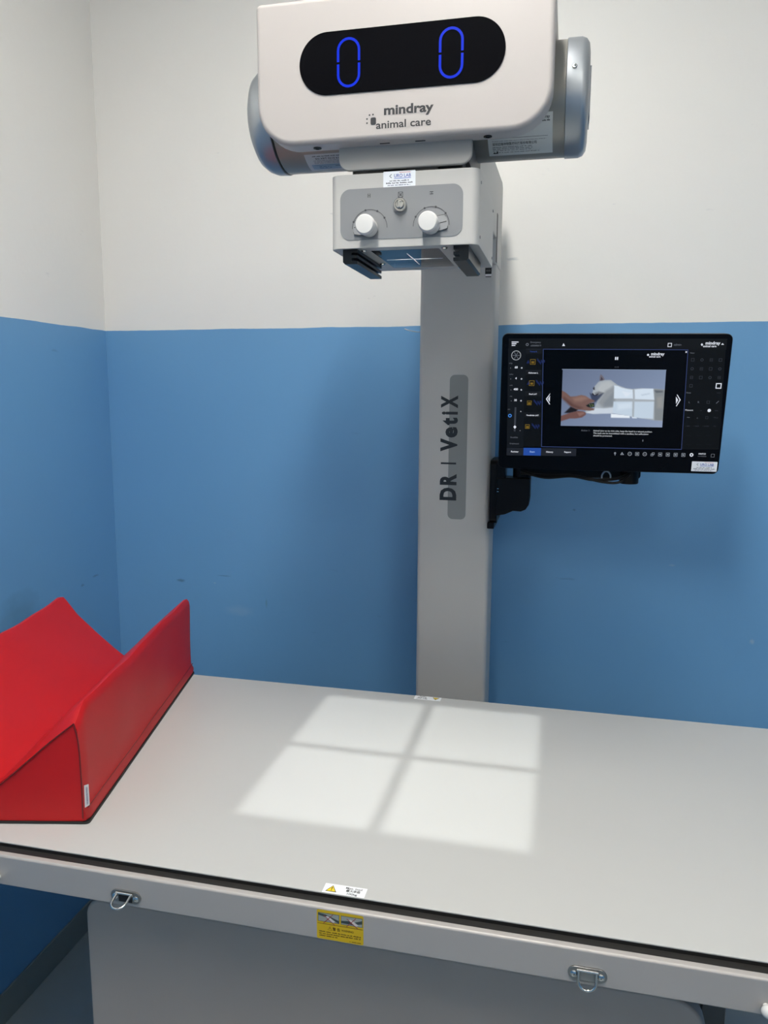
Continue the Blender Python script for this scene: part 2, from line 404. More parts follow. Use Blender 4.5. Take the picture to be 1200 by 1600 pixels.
 ('pic',[(-0.0964,0.0677),(0.1002,0.0677),(0.1025,-0.0444),(-0.0945,-0.0452)],[(104,116,142),(126,142,170),(146,160,188),(118,132,160)],[([(-0.0144,0.0475),(-0.0022,0.0476),(0.0108,0.0382),(0.0276,0.032),(0.0399,0.0307),(0.0559,0.0323),(0.076,0.032),(0.106,0.0299),(0.1098,-0.0322),(0.0855,-0.0305),(0.0651,-0.0277),(0.0425,-0.0248),(0.0279,-0.0208),(0.0071,-0.0179),(-0.0176,-0.0183),(-0.032,-0.02),(-0.0479,-0.0177),(-0.0471,-0.0134),(-0.0309,-0.0078),(-0.0256,0.0051),(-0.0242,0.0136),(-0.0286,0.0168),(-0.0371,0.0199),(-0.033,0.0348),(-0.0255,0.0443)],(168,176,184),0.00055),([(-0.0201,0.0412),(-0.0061,0.0455),(0.0046,0.0392),(-0.0048,0.0286),(-0.0123,0.0201),(-0.0228,0.0221),(-0.0276,0.0306)],(182,188,192),0.003),([(-0.0321,0.022),(-0.0241,0.0253),(-0.0125,0.0222),(-0.0202,0.0158),(-0.0285,0.0157)],(128,132,138),0.0012),([(-0.0108,0.0265),(0.0029,0.035),(0.0069,0.0361),(0.0092,-0.0051),(-0.0041,-0.0064),(-0.0165,-0.0055),(-0.0244,0.003),(-0.0199,0.0115)],(146,152,158),0.003),([(-0.0036,0.0138),(0.0039,0.0224),(0.006,-0.003),(-0.0124,-0.0054),(-0.0131,0.0031)],(132,140,148),0.003),([(-0.0479,-0.0177),(-0.032,-0.02),(0.0072,-0.0184),(0.0279,-0.0208),(0.0272,-0.0123),(0.0062,-0.0062),(-0.0121,-0.0086),(-0.0288,-0.0078),(-0.0306,-0.011)],(204,214,226),0.0012),([(-0.0242,0.0458),(-0.024,0.0549),(-0.0225,0.0591),(-0.0181,0.0549),(-0.0141,0.0482),(-0.0184,0.0461)],(112,108,118),0.00055),([(-0.0222,0.0471),(-0.0215,0.0542),(-0.0169,0.048)],(64,58,70),0.0004),([(-0.0355,0.0316),(-0.0328,0.0348),(-0.0323,0.0284),(-0.0346,0.028)],(36,36,44),0.0004),([(-0.0376,0.0209),(-0.0356,0.022),(-0.0318,0.0178),(-0.0238,0.0217),(-0.0256,0.0179),(-0.0305,0.0153),(-0.0359,0.0173)],(44,42,50),0.0005),([(-0.0414,0.022),(-0.0349,0.0178),(-0.0255,0.0174),(-0.0145,0.0222),(-0.0219,0.0111),(-0.0296,0.0033),(-0.0349,0.0039),(-0.0387,0.0135)],(48,56,80,0.8),0.0012),([(0.081,0.0314),(0.1061,0.0295),(0.1097,-0.0311),(0.0866,-0.0305)],(134,140,144),0.0012),([(0.0813,0.0283),(0.0973,0.0278),(0.0976,0.0249),(0.0857,0.0235)],(96,102,110),0.0012),([(0.0875,0.0148),(0.0983,0.017),(0.1004,-0.006),(0.0894,-0.0062)],(150,152,152),0.003),([(0.0048,0.0376),(0.012,0.0361),(0.0194,0.033),(0.0298,0.0306),(0.0404,0.0294),(0.0425,0.0118),(0.0058,0.0114)],(214,228,242),0.0008),([(0.044,0.0299),(0.06,0.0317),(0.079,0.0318),(0.0829,0.0101),(0.046,0.0106)],(214,228,242),0.0008),([(0.0057,0.0054),(0.0416,0.0059),(0.0435,-0.0238),(0.0279,-0.0208),(0.005,-0.0173)],(198,214,230),0.0008),([(0.0456,0.0059),(0.0829,0.0063),(0.0839,-0.0278),(0.063,-0.0271),(0.047,-0.0252)],(198,214,230),0.0008),([(0.0138,0.0013),(0.0401,0.0037),(0.041,-0.0068),(0.0148,-0.0114)],(212,226,240),0.003),([(0.02,0.0257),(0.0385,0.0227),(0.0291,0.0142)],(224,234,246),0.0012),([(0.057,0.0197),(0.0728,0.023),(0.0739,0.0213),(0.0592,0.0176)],(190,204,220),0.0012),([(0.0025,-0.0191),(0.0238,-0.0209),(0.0387,-0.0228),(0.039,-0.027),(0.0027,-0.027)],(234,242,250),0.0005),([(0.0429,-0.0242),(0.0528,-0.0257),(0.0529,-0.0274),(0.0431,-0.0272)],(216,228,240),0.0005),([(-0.0888,-0.019),(-0.077,-0.0063),(-0.0619,-0.0115),(-0.0658,-0.0158),(-0.0782,-0.0188)],(26,24,30),0.0012),([(-0.1005,0.0289),(-0.0874,0.0215),(-0.0784,0.0141),(-0.068,0.0149),(-0.0577,0.0175),(-0.0488,0.0155),(-0.0427,0.0113),(-0.0309,0.0067),(-0.0322,0.0039),(-0.0399,0.0017),(-0.0468,-0.0037),(-0.0381,-0.0079),(-0.0303,-0.0095),(-0.0315,-0.0125),(-0.0387,-0.0137),(-0.0524,-0.0128),(-0.0662,-0.0109),(-0.0771,-0.0046),(-0.0862,0.0044),(-0.0995,0.0139)],(120,92,86),0.0007),([(-0.0979,-0.0261),(-0.0782,-0.0188),(-0.0617,-0.0143),(-0.0522,-0.015),(-0.0464,-0.0177),(-0.0465,-0.022),(-0.0534,-0.0275),(-0.0659,-0.0299),(-0.0775,-0.0301),(-0.0972,-0.0369)],(112,80,76),0.0007),([(-0.074,0.011),(-0.0576,0.0154),(-0.0487,0.0142),(-0.0427,0.0109),(-0.0568,0.0047),(-0.0694,0.0046)],(142,112,102),0.003),([(-0.091,0.0129),(-0.071,-0.0019),(-0.0538,-0.0081),(-0.0599,-0.0108),(-0.0771,-0.0052),(-0.0928,0.0086)],(92,66,62),0.003),([(-0.0636,-0.0179),(-0.0511,-0.0167),(-0.0487,-0.0199),(-0.0588,-0.0254)],(138,104,98),0.0012),([(-0.0474,-0.0033),(-0.0398,0.0011),(-0.0312,0.0025),(-0.0306,-0.0057),(-0.0382,-0.0073),(-0.0435,-0.0063)],(26,30,28),0.0006),([(-0.0407,-0.0019),(-0.0397,-0.0009),(-0.0386,-0.0019),(-0.0395,-0.003)],(140,165,112),0.0005),([(-0.037,-0.001),(-0.036,0.0),(-0.0349,-0.001),(-0.0359,-0.0021)],(140,165,112),0.0005),([(-0.0359,-0.0044),(-0.0349,-0.0034),(-0.0338,-0.0044),(-0.0348,-0.0055)],(140,165,112),0.0005),([(-0.0392,-0.0049),(-0.0382,-0.0038),(-0.0371,-0.0049),(-0.0381,-0.006)],(140,165,112),0.0005),([(-0.034,-0.0025),(-0.033,-0.0014),(-0.0319,-0.0025),(-0.0328,-0.0036)],(140,165,112),0.0005)]),
 ('p',[(-0.0978,0.0684),(0.1006,0.0684),(0.1007,0.0672),(-0.0977,0.0672)],(150,168,192),4),
 ('p',[(-0.1189,0.0196),(-0.1265,0.0085),(-0.1191,-0.0023),(-0.1175,-0.0023),(-0.124,0.0086),(-0.118,0.0196)],(225,230,240),2),
 ('p',[(-0.1186,0.0154),(-0.1223,0.0086),(-0.1186,0.0027)],(225,230,240),2),
 ('p',[(0.1254,0.021),(0.1326,0.0106),(0.1261,-0.0025),(0.1249,-0.0017),(0.1303,0.0105),(0.1243,0.0202)],(225,230,240),2),
 ('p',[(0.1231,0.0169),(0.128,0.0101),(0.1245,0.0023)],(225,230,240),2),
 ('t', -0.0536, -0.0537, 0.00321, 'Action 1:', (110, 115, 125), 'L', 0),
 ('t', -0.0299, -0.0537, 0.00301, 'Animal lying on its right side, keep the head in a natural position.', (190, 195, 200), 'L', 0.02),
 ('t', -0.0295, -0.0587, 0.00301, 'The neck can be immobilized with a sandbag, but suffocation', (190, 195, 200), 'L', 0.02),
 ('t', -0.0291, -0.0638, 0.00301, 'should be prevented.', (190, 195, 200), 'L', 0.02),
 ('r',0.0668,-0.0738,0.0687,-0.0701,(110,115,125),2),
 ('t', 0.1414, 0.101, 0.00281, 'View', (110, 115, 125), 'L', 0),
 ('b',0.1476,0.088,0.00522,0.001,(58,62,70)),
 ('o',0.1646,0.0879,0.00281,0.001,(58,62,70)),
 ('b',0.1815,0.0879,0.00482,0.0008,(58,62,70)),
 ('r',0.1799,0.0875,0.183,0.0883,(58,62,70),2),
 ('b',0.1983,0.0879,0.00522,0.001,(58,62,70)),
 ('o',0.1481,0.0709,0.00281,0.001,(58,62,70)),
 ('b',0.1652,0.0709,0.00482,0.0008,(58,62,70)),
 ('r',0.1636,0.0705,0.1667,0.0713,(58,62,70),2),
 ('b',0.1821,0.071,0.00522,0.001,(58,62,70)),
 ('o',0.1989,0.071,0.00281,0.001,(58,62,70)),
 ('b',0.1486,0.0542,0.00482,0.0008,(58,62,70)),
 ('r',0.1471,0.0538,0.1502,0.0545,(58,62,70),2),
 ('b',0.1657,0.0542,0.00522,0.001,(58,62,70)),
 ('o',0.1826,0.0543,0.00281,0.001,(58,62,70)),
 ('b',0.1995,0.0544,0.00482,0.0008,(58,62,70)),
 ('r',0.198,0.054,0.2011,0.0548,(58,62,70),2),
 ('b',0.1491,0.0381,0.00522,0.001,(58,62,70)),
 ('b',0.2,0.0385,0.00884,0.00241,(225,230,240)),
 ('t', 0.1419, 0.0248, 0.00281, 'Note', (110, 115, 125), 'L', 0),
 ('r',0.198,0.0246,0.2049,0.0253,(58,62,70),2),
 ('t', 0.1491, 0.0063, 0.00361, 'L', (110, 115, 125), 'C', 0),
 ('t', 0.1663, 0.0065, 0.00361, 'R', (110, 115, 125), 'C', 0),
 ('b',0.1841,0.0067,0.00482,0.001,(58,62,70)),
 ('p',[(0.1986,0.0049),(0.203,0.0097),(0.2039,0.0089),(0.1995,0.0041)],(110,115,125),2),
 ('t', 0.1429, -0.0092, 0.00301, 'Measure', (225, 230, 240), 'L', 0),
 ('t', 0.1728, -0.0092, 0.00241, 'px', (58, 62, 70), 'C', 0),
 ('o',0.1876,-0.0094,0.00321,0.00321,(225,230,240)),
 ('r',0.1978,-0.01,0.2039,-0.0092,(58,62,70),2),
 ('r',0.1474,-0.0241,0.1528,-0.0234,(110,115,125),2),
 ('t', 0.167, -0.0239, 0.00321, '∠', (110, 115, 125), 'C', 0),
 ('b',0.1845,-0.0236,0.00442,0.0008,(58,62,70)),
 ('t', 0.2012, -0.0233, 0.00241, 'TPLO', (58, 62, 70), 'C', 0),
 ('t', 0.1498, -0.0409, 0.00221, '+ VHS', (58, 62, 70), 'C', 0),
 ('t', 0.1667, -0.0406, 0.00221, '+ NOR', (58, 62, 70), 'C', 0),
 ('t', 0.1843, -0.0403, 0.00221, '+ NORB', (58, 62, 70), 'C', 0),
 ('t', 0.201, -0.04, 0.00221, 'HD', (58, 62, 70), 'C', 0),
 ('t', 0.154, -0.0598, 0.00181, 'Norberg', (30, 33, 38), 'C', 0),
 ('t', 0.1739, -0.0593, 0.00181, 'Norberg', (30, 33, 38), 'C', 0),
 ('t', 0.1915, -0.0589, 0.00181, 'Norberg', (30, 33, 38), 'C', 0),
 ('t', 0.1557, -0.0779, 0.00181, 'Norberg', (30, 33, 38), 'C', 0),
 ('t', 0.1757, -0.0774, 0.00181, 'Norberg', (30, 33, 38), 'C', 0),
 ('t', 0.1933, -0.0769, 0.00181, 'Norberg', (30, 33, 38), 'C', 0),
 ('p',[(-0.201,-0.0929),(-0.0608,-0.0914),(-0.0605,-0.1069),(-0.2009,-0.1091)],(30,33,40),2),
 ('p',[(-0.1667,-0.0925),(-0.1314,-0.092),(-0.1313,-0.108),(-0.1666,-0.1082)],(36,76,160),3),
 ('t', -0.1842, -0.1008, 0.00321, 'Register', (225, 230, 240), 'C', 0.02),
 ('t', -0.1487, -0.1002, 0.00321, 'Exam', (160, 190, 240), 'C', 0.02),
 ('t', -0.1137, -0.0996, 0.00321, 'History', (225, 230, 240), 'C', 0.02),
 ('t', -0.0777, -0.099, 0.00321, 'Report', (225, 230, 240), 'C', 0.02),
 ('o',0.0159,-0.0988,0.00201,0.0012,(150,158,168)),
 ('r',0.0156,-0.1034,0.0167,-0.1005,(150,158,168),2),
 ('p',[(0.0263,-0.1022),(0.0294,-0.0962),(0.0335,-0.102)],(150,158,168),2),
 ('p',[(0.0282,-0.1013),(0.0296,-0.0987),(0.0314,-0.1012)],(10,12,16),3),
 ('o',0.0446,-0.0995,0.00402,0.001,(150,158,168)),
 ('r',0.0429,-0.0998,0.0462,-0.0991,(150,158,168),2),
 ('b',0.059,-0.0994,0.00643,0.001,(150,158,168)),
 ('r',0.0573,-0.1006,0.0607,-0.0982,(150,158,168),2),
 ('o',0.0737,-0.0993,0.00402,0.001,(150,158,168)),
 ('r',0.0721,-0.0997,0.0753,-0.099,(150,158,168),2),
 ('b',0.0877,-0.1005,0.00402,0.001,(150,158,168)),
 ('b',0.0899,-0.098,0.00402,0.001,(150,158,168)),
 ('b',0.1034,-0.0992,0.00643,0.001,(150,158,168)),
 ('r',0.1017,-0.1004,0.1051,-0.098,(150,158,168),2),
 ('b',0.118,-0.0991,0.00643,0.001,(150,158,168)),
 ('r',0.1163,-0.1003,0.1197,-0.0979,(150,158,168),2),
 ('b',0.1329,-0.0991,0.00643,0.001,(150,158,168)),
 ('r',0.1312,-0.1003,0.1345,-0.0978,(150,158,168),2),
 ('b',0.1477,-0.099,0.00643,0.001,(150,158,168)),
 ('r',0.146,-0.1002,0.1493,-0.0978,(150,158,168),2),
 ('o',0.1631,-0.0984,0.00361,0.00201,(225,230,240)),
 ('t', 0.183, -0.0958, 0.00281, '04:07:31', (225, 230, 240), 'C', 0.02),
 ('t', 0.1834, -0.1007, 0.00241, '11/14/2023', (110, 115, 125), 'C', 0),
 ('b',0.2032,-0.0989,0.00602,0.001,(110,115,125)),
]
# ------------------------------------------------------------------ materials
PLASTIC = mat('white_plastic', (0.42, 0.392, 0.378), 0.36, bump=0.04, bscale=900, var=0.01)
COLPAINT = mat('column_paint', (0.46, 0.455, 0.44), 0.42, bump=0.04, bscale=700, var=0.01)
HOUSING = mat('housing_paint', (0.46, 0.455, 0.44), 0.38, bump=0.03, bscale=800, var=0.01)
GREYPANEL = mat('grey_panel', (0.215, 0.222, 0.235), 0.45, var=0.01)
SILVER = mat('silver_paint', (0.36, 0.385, 0.41), 0.38, metal=0.75, var=0.02)
DRUM = mat('drum_paint', (0.29, 0.28, 0.255), 0.35, metal=0.3, var=0.01)
BLACKGLASS = mat('black_glass', (0.003, 0.003, 0.004), 0.10, ior=1.22, var=0)
BLACK = mat('black_plastic', (0.003, 0.0035, 0.005), 0.35, ior=1.22, var=0)
RAILBLACK = mat('rail_plastic', (0.006, 0.009, 0.012), 0.3, ior=1.3, var=0)
DARK = mat('dark_void', (0.01, 0.01, 0.01), 0.8, var=0)
STEEL = mat('polished_steel', (0.62, 0.62, 0.60), 0.18, metal=1.0, var=0.02)
LAMINATE = mat('table_laminate', (0.485, 0.485, 0.47), 0.42, bump=0.03, bscale=1200, var=0.01)
RAILPAINT = mat('rail_aluminium', (0.42, 0.395, 0.375), 0.45, metal=0.15, bump=0.05, bscale=1500, var=0.015)
PEDESTAL = mat('pedestal_paint', (0.40, 0.345, 0.305), 0.5, bump=0.06, bscale=500, var=0.015)
RUBBER = mat('black_rubber', (0.012, 0.011, 0.010), 0.55, var=0)
VINYL = mat('red_vinyl', (0.50, 0.007, 0.009), 0.46, ior=1.42, bump=0.12, bscale=1400, var=0.04)
VINYLSEAM = mat('red_seam', (0.16, 0.004, 0.005), 0.5, var=0)
WHITEKNOB = mat('knob_plastic', (0.62, 0.62, 0.61), 0.25, var=0)

# ------------------------------------------------------------------ room shell
# scuffs and chips on the walls: place, half sizes, strength, colour
SCUFFS = [((-.791, .704, .094), (.014, .005), .6, (.04, .11, .17)), ((-.660, .704, .115), (.022, .0018), .5, (.06, .15, .24)), ((-.689, .704, .093), (.004, .002), .6, (.30, .45, .58)),
          ((-.538, .704, .045), (.003, .014), .4, (.10, .22, .22)), ((-.618, .704, .018), (.045, .016), .25, (.30, .46, .62)), ((.267, .704, .335), (.004, .003), .5, (.05, .12, .19)),
          ((.5, .704, .21), (.008, .003), .5, (.3, .45, .6)), ((.69, .704, .035), (.006, .007), .6, (.32, .46, .58)), ((-.989, .600, .120), (.016, .003), .5, (.05, .12, .2)),
          ((-.989, .540, .108), (.008, .004), .5, (.05, .12, .2)), ((-.989, .30, .075), (.09, .07), .30, (.05, .13, .18))]
def wall_material():
    m = bpy.data.materials.new('two_tone_wall_paint'); m.use_nodes = True; nt = m.node_tree; b = nt.nodes['Principled BSDF']
    N = nt.nodes.new; L = nt.links.new
    geo = N('ShaderNodeNewGeometry'); sep = N('ShaderNodeSeparateXYZ'); L(geo.outputs['Position'], sep.inputs[0])
    n1 = N('ShaderNodeTexNoise'); n1.inputs['Scale'].default_value = 9; n1.inputs['Detail'].default_value = 4; L(geo.outputs['Position'], n1.inputs['Vector'])
    ma = N('ShaderNodeMath'); ma.operation = 'MULTIPLY_ADD'; L(n1.outputs['Fac'], ma.inputs[0]); ma.inputs[1].default_value = 0.006; L(sep.outputs['Z'], ma.inputs[2])
    gt = N('ShaderNodeMath'); gt.operation = 'GREATER_THAN'; L(ma.outputs[0], gt.inputs[0]); gt.inputs[1].default_value = 0.781
    # blotchy roller marks and scuffs
    n2 = N('ShaderNodeTexNoise'); n2.inputs['Scale'].default_value = 2.3; n2.inputs['Detail'].default_value = 6; L(geo.outputs['Position'], n2.inputs['Vector'])
    bl = N('ShaderNodeMix'); bl.data_type = 'RGBA'; L(n2.outputs['Fac'], bl.inputs['Factor'])
    bl.inputs['A'].default_value = (0.128, 0.325, 0.575, 1); bl.inputs['B'].default_value = (0.148, 0.352, 0.608, 1)
    wt = N('ShaderNodeMix'); wt.data_type = 'RGBA'; L(n2.outputs['Fac'], wt.inputs['Factor'])
    wt.inputs['A'].default_value = (0.775, 0.765, 0.735, 1); wt.inputs['B'].default_value = (0.82, 0.81, 0.78, 1)
    mx = N('ShaderNodeMix'); mx.data_type = 'RGBA'; L(gt.outputs[0], mx.inputs['Factor']); L(bl.outputs['Result'], mx.inputs['A']); L(wt.outputs['Result'], mx.inputs['B'])
    # scuffs: stretched noise, only the rare peaks
    mp = N('ShaderNodeMapping'); mp.inputs['Scale'].default_value = (3.0, 3.0, 11.0); L(geo.outputs['Position'], mp.inputs['Vector'])
    n3 = N('ShaderNodeTexNoise'); n3.inputs['Scale'].default_value = 2.6; n3.inputs['Detail'].default_value = 8; L(mp.outputs[0], n3.inputs['Vector'])
    cr = N('ShaderNodeValToRGB'); cr.color_ramp.elements[0].position = 0.72; cr.color_ramp.elements[1].position = 0.80; L(n3.outputs['Fac'], cr.inputs[0])
    mk = N('ShaderNodeMath'); mk.operation = 'MULTIPLY'; L(cr.outputs['Color'], mk.inputs[0]); mk.inputs[1].default_value = 0.45
    sc = N('ShaderNodeMix'); sc.data_type = 'RGBA'; L(mk.outputs[0], sc.inputs['Factor']); L(mx.outputs['Result'], sc.inputs['A']); sc.inputs['B'].default_value = (0.05, 0.12, 0.2, 1)
    last = sc.outputs['Result']
    for (x, y, z), (sx, sz), amt, colr in SCUFFS:
        sb = N('ShaderNodeVectorMath'); sb.operation = 'SUBTRACT'; L(geo.outputs['Position'], sb.inputs[0]); sb.inputs[1].default_value = (x, y, z)
        ml = N('ShaderNodeVectorMath'); ml.operation = 'MULTIPLY'; L(sb.outputs[0], ml.inputs[0]); ml.inputs[1].default_value = (1/sx, 1/sx, 1/sz)
        ns = N('ShaderNodeTexNoise'); ns.inputs['Scale'].default_value = 1.4; L(ml.outputs[0], ns.inputs['Vector'])
        ln = N('ShaderNodeVectorMath'); ln.operation = 'LENGTH'; L(ml.outputs[0], ln.inputs[0])
        ad = N('ShaderNodeMath'); ad.operation = 'ADD'; L(ln.outputs['Value'], ad.inputs[0]); L(ns.outputs['Fac'], ad.inputs[1])
        mr = N('ShaderNodeMapRange'); L(ad.outputs[0], mr.inputs['Value']); mr.inputs['From Min'].default_value = 1.6; mr.inputs['From Max'].default_value = 0.9; mr.inputs['To Min'].default_value = 0; mr.inputs['To Max'].default_value = amt
        mm = N('ShaderNodeMix'); mm.data_type = 'RGBA'; L(mr.outputs[0], mm.inputs['Factor']); L(last, mm.inputs['A']); mm.inputs['B'].default_value = (*colr, 1); last = mm.outputs['Result']
    L(last, b.inputs['Base Color'])
    b.inputs['Roughness'].default_value = 0.5
    n4 = N('ShaderNodeTexNoise'); n4.inputs['Scale'].default_value = 70; n4.inputs['Detail'].default_value = 4; L(geo.outputs['Position'], n4.inputs['Vector'])
    bp = N('ShaderNodeBump'); bp.inputs['Strength'].default_value = 0.10; bp.inputs['Distance'].default_value = 0.003; L(n4.outputs['Fac'], bp.inputs['Height']); L(bp.outputs['Normal'], b.inputs['Normal'])
    return m
WALL = wall_material()
FLOORM = mat('grey_vinyl_floor', (0.30, 0.34, 0.35), 0.4, bump=0.05, bscale=40, var=0.12)
BASEM = mat('baseboard_vinyl', (0.22, 0.25, 0.24), 0.45, bump=0.03, bscale=60, var=0.05)
CEILM = mat('ceiling_paint', (0.80, 0.80, 0.78), 0.7, var=0.01)
r_ = ROOM; T = 0.12
structure('wall_back', nbox(r_['x0']-T, r_['x1']+T, r_['y1'], r_['y1']+T, r_['z0'], r_['z1']), WALL)
structure('wall_left', nbox(r_['x0']-T, r_['x0'], r_['y0'], r_['y1'], r_['z0'], r_['z1']), WALL)
structure('wall_right', nbox(r_['x1'], r_['x1']+T, r_['y0'], r_['y1'], r_['z0'], r_['z1']), WALL)
structure('wall_front', nbox(r_['x0']-T, r_['x1']+T, r_['y0']-T, r_['y0'], r_['z0'], r_['z1']), WALL)
structure('floor', nbox(r_['x0']-T, r_['x1']+T, r_['y0']-T, r_['y1']+T, r_['z0']-0.1, r_['z0']), FLOORM)
structure('ceiling', nbox(r_['x0']-T, r_['x1']+T, r_['y0']-T, r_['y1']+T, r_['z1'], r_['z1']+0.1), CEILM)
zb = r_['z0'] + 0.078
structure('baseboard_left', nbox(r_['x0'], r_['x0']+0.006, r_['y0'], r_['y1'], r_['z0'], zb), BASEM, bevel=0.002)
structure('baseboard_back', nbox(r_['x0'], r_['x1'], r_['y1']-0.006, r_['y1'], r_['z0'], zb), BASEM, bevel=0.002)
structure('baseboard_right', nbox(r_['x1']-0.006, r_['x1'], r_['y0'], r_['y1'], r_['z0'], zb), BASEM, bevel=0.002)

# ceiling lamps (out of frame): the room's long light and an added fill panel
def ceiling_lamp(x, y, sx, sy, watt, label):
    LAMPM = mat('lamp_diffuser_%d' % watt, (0.8, 0.8, 0.8), 0.5, emit=(1.0, 0.965, 0.90), estr=watt, var=0)
    t = thing('ceiling_panel_light', (x, y, r_['z1']), label, 'ceiling light')
    z = r_['z1']
    bm = bmesh.new(); prism(bm, rrect(x-sx/2-.02, x+sx/2+.02, y-sy/2-.02, y+sy/2+.02, .002, 1), 'z', z-.03, z-.001, rrect(x-sx/2, x+sx/2, y-sy/2, y+sy/2, .002, 1))
    obj('frame', bm, PLASTIC, t)
    obj('diffuser', nbox(x-sx/2, x+sx/2, y-sy/2, y+sy/2, z-.024, z-.012), LAMPM, t)
ceiling_lamp(0.0, -0.84, 0.15, 1.14, LAMP_NEAR, 'long narrow white ceiling light running above the middle of the x-ray table')
ceiling_lamp(1.15, -1.70, 0.60, 0.60, LAMP_FILL, 'added white square fill light on the ceiling, unseen in the far right of the room')

# ------------------------------------------------------------------ x-ray table
tb = thing('xray_table', (0, -0.05, r_['z0']), 'long pale grey x-ray examination table with grey side rail and wide pedestal', 'table')
XL, XR, YF, YB = -0.86, 0.86, -0.378, 0.273
obj('tabletop', nbox(XL, XR, YF, YB, -0.002, 0.0), LAMINATE, tb, bevel=0.0006)
obj('tabletop_core', nbox(XL+.0005, XR-.0005, YF+.0005, YB-.0005, -0.014, -0.002), RUBBER, tb)
obj('gasket', nbox(XL-.009, XR+.009, YF-.0121, YF-.0005, -0.014, -0.0058), RUBBER, tb, label='black rubber gap strip between tabletop and rail')
prof = [(-.0122, -.0045), (-.0200, -.0045), (-.022, -.0065), (-.022, -.047), (-.0195, -.049), (-.004, -.049), (-.004, -.0445), (-.0165, -.0445), (-.0175, -.014), (-.0122, -.014)]
bm = bmesh.new(); prism(bm, [(YF+a, b) for a, b in prof], 'x', XL-.02, XR+.02)
obj('side_rail', bm, RAILPAINT, tb, bevel=0.0012)
prof2 = [(YB+.0-a-.004, b) for a, b in prof]
bm = bmesh.new(); prism(bm, [(YB-.014-a-.004, b-.012) for a, b in prof], 'x', XL, XR)
obj('side_rail', bm, RAILPAINT, tb)
for sx in (XL, XR):
    s = -1 if sx < 0 else 1
    obj('end_rail', nbox(min(sx+s*.008, sx+s*.02), max(sx+s*.008, sx+s*.02), YF-.018, YB-.002, -.049, -.004), RAILPAINT, tb, bevel=0.002)
RF = YF - .022          # front face of the rail
# little white stop balls on the rail
for x in (-.486, .4745):
    z = -.036 if x < 0 else -.036
    bm = bmesh.new(); lathe(bm, [(.0035, 0), (.0035, .003)] + [(.0068*math.sin(R(a)), .009-.0068*math.cos(R(a))) for a in range(35, 180, 18)] + [(0, .0158)], (x, RF+.0005, z), (0, -1, 0), 20)
    obj('stop_knob', bm, WHITEKNOB, tb, label='white round stop knob')
# tie-down rings on oval plates
def tie_ring(x, z, swing):
    bm = bmesh.new(); prism(bm, rrect(x-.0215, x+.0215, z-.0085, z+.0085, .0084, 6), 'y', RF-.0022, RF+.0005)
    pl = obj('ring_plate', bm, mat('dull_steel', (0.30, 0.30, 0.29), .3, metal=.9, var=.02), tb, bevel=.0006, label='oval steel plate with hanging ring')
    obj('hinge_recess', nbox(x-.0095, x+.0095, RF-.0028, RF-.002, z-.0066, z+.0066), mat('dull_steel2', (0.33, 0.33, 0.31), .4, metal=.6, var=.02) if swing < .5 else DARK, pl)
    for s in (-1, 1):
        bm = bmesh.new(); lathe(bm, [(.0001, -.0012), (.0012, -.0012), (.0013, 0), (.0036, .0002), (.0036, -.0), (.0042, .0010), (.0028, .0022), (.0012, .0024), (.0010, .0010), (0, .0010)], (x+s*.0148, RF-.0018, z-.0005), (0, -1, 0), 16, cap=False)
        obj('screw', bm, STEEL, pl)
    # D ring, hinged at the plate, hanging forward by `swing` radians
    zt = z + .0062; w = .0098
    loc = [(-w, 0), (-w, -.012), (-w*.86, -.0175), (-w*.45, -.0212), (0, -.0222), (w*.45, -.0212), (w*.86, -.0175), (w, -.012), (w, 0)]
    y0 = RF - .0045
    pts = [(x+a, y0 + b*math.sin(swing), zt + b*math.cos(swing)) for a, b in loc]
    bm = bmesh.new(); tube(bm, smooth_path(pts, 4), .0016, 10); obj('ring', bm, STEEL, pl)
    bm = bmesh.new(); tube(bm, [(x-w-.002, y0, zt), (x+w+.002, y0, zt)], .0017, 10); obj('hinge_pin', bm, STEEL, pl)
tie_ring(-.293, -.0335, 1.28)
tie_ring(.288, -.0335, 0.12)
# pedestal
PY = -.30
bm = bmesh.new(); prism(bm, rrect(-.427, .441, r_['z0']+.01, -.127, (.01, .01, .05, .028), 8), 'y', PY, PY+.03)
obj('pedestal_cover', bm, PEDESTAL, tb, bevel=.004, seg=3)
bm = bmesh.new(); prism(bm, rrect(-.418, .433, r_['z0'], -.134, (.01, .01, .05, .028), 8), 'y', PY+.03, .18)
obj('pedestal_body', bm, mat('pedestal_side', (0.20, 0.25, 0.31), .45, var=.02), tb)
obj('carriage', nbox(-.33, .33, -.25, .15, -.136, -.0145), mat('carriage_paint', (0.10, 0.10, 0.10), .6, var=.02), tb)
bm = bmesh.new(); prism(bm, rrect(.452, .483, -.60, -.128, (.002, .002, .014, .004), 6), 'y', -.20, -.14)
obj('lift_cover', bm, mat('lift_cover_grey', (0.06, 0.066, 0.07), .5, var=.02), tb, bevel=.002, label='dark grey rounded lift cover')
obj('lift_bracket', nbox(.433, .455, -.19, -.15, -.3, -.2), PEDESTAL, tb)
obj('slide_block', nbox(.452, .474, -.19, -.15, -.128, -.0145), mat('slide_grey', (0.12, 0.13, 0.135), .5, var=.02), tb)
obj('brake_tab', nbox(.446, .4518, -.193, -.187, -.124, -.05), mat('dark_red_plastic', (0.06, 0.004, 0.01), .4, var=0), tb, label='dark red brake tab')
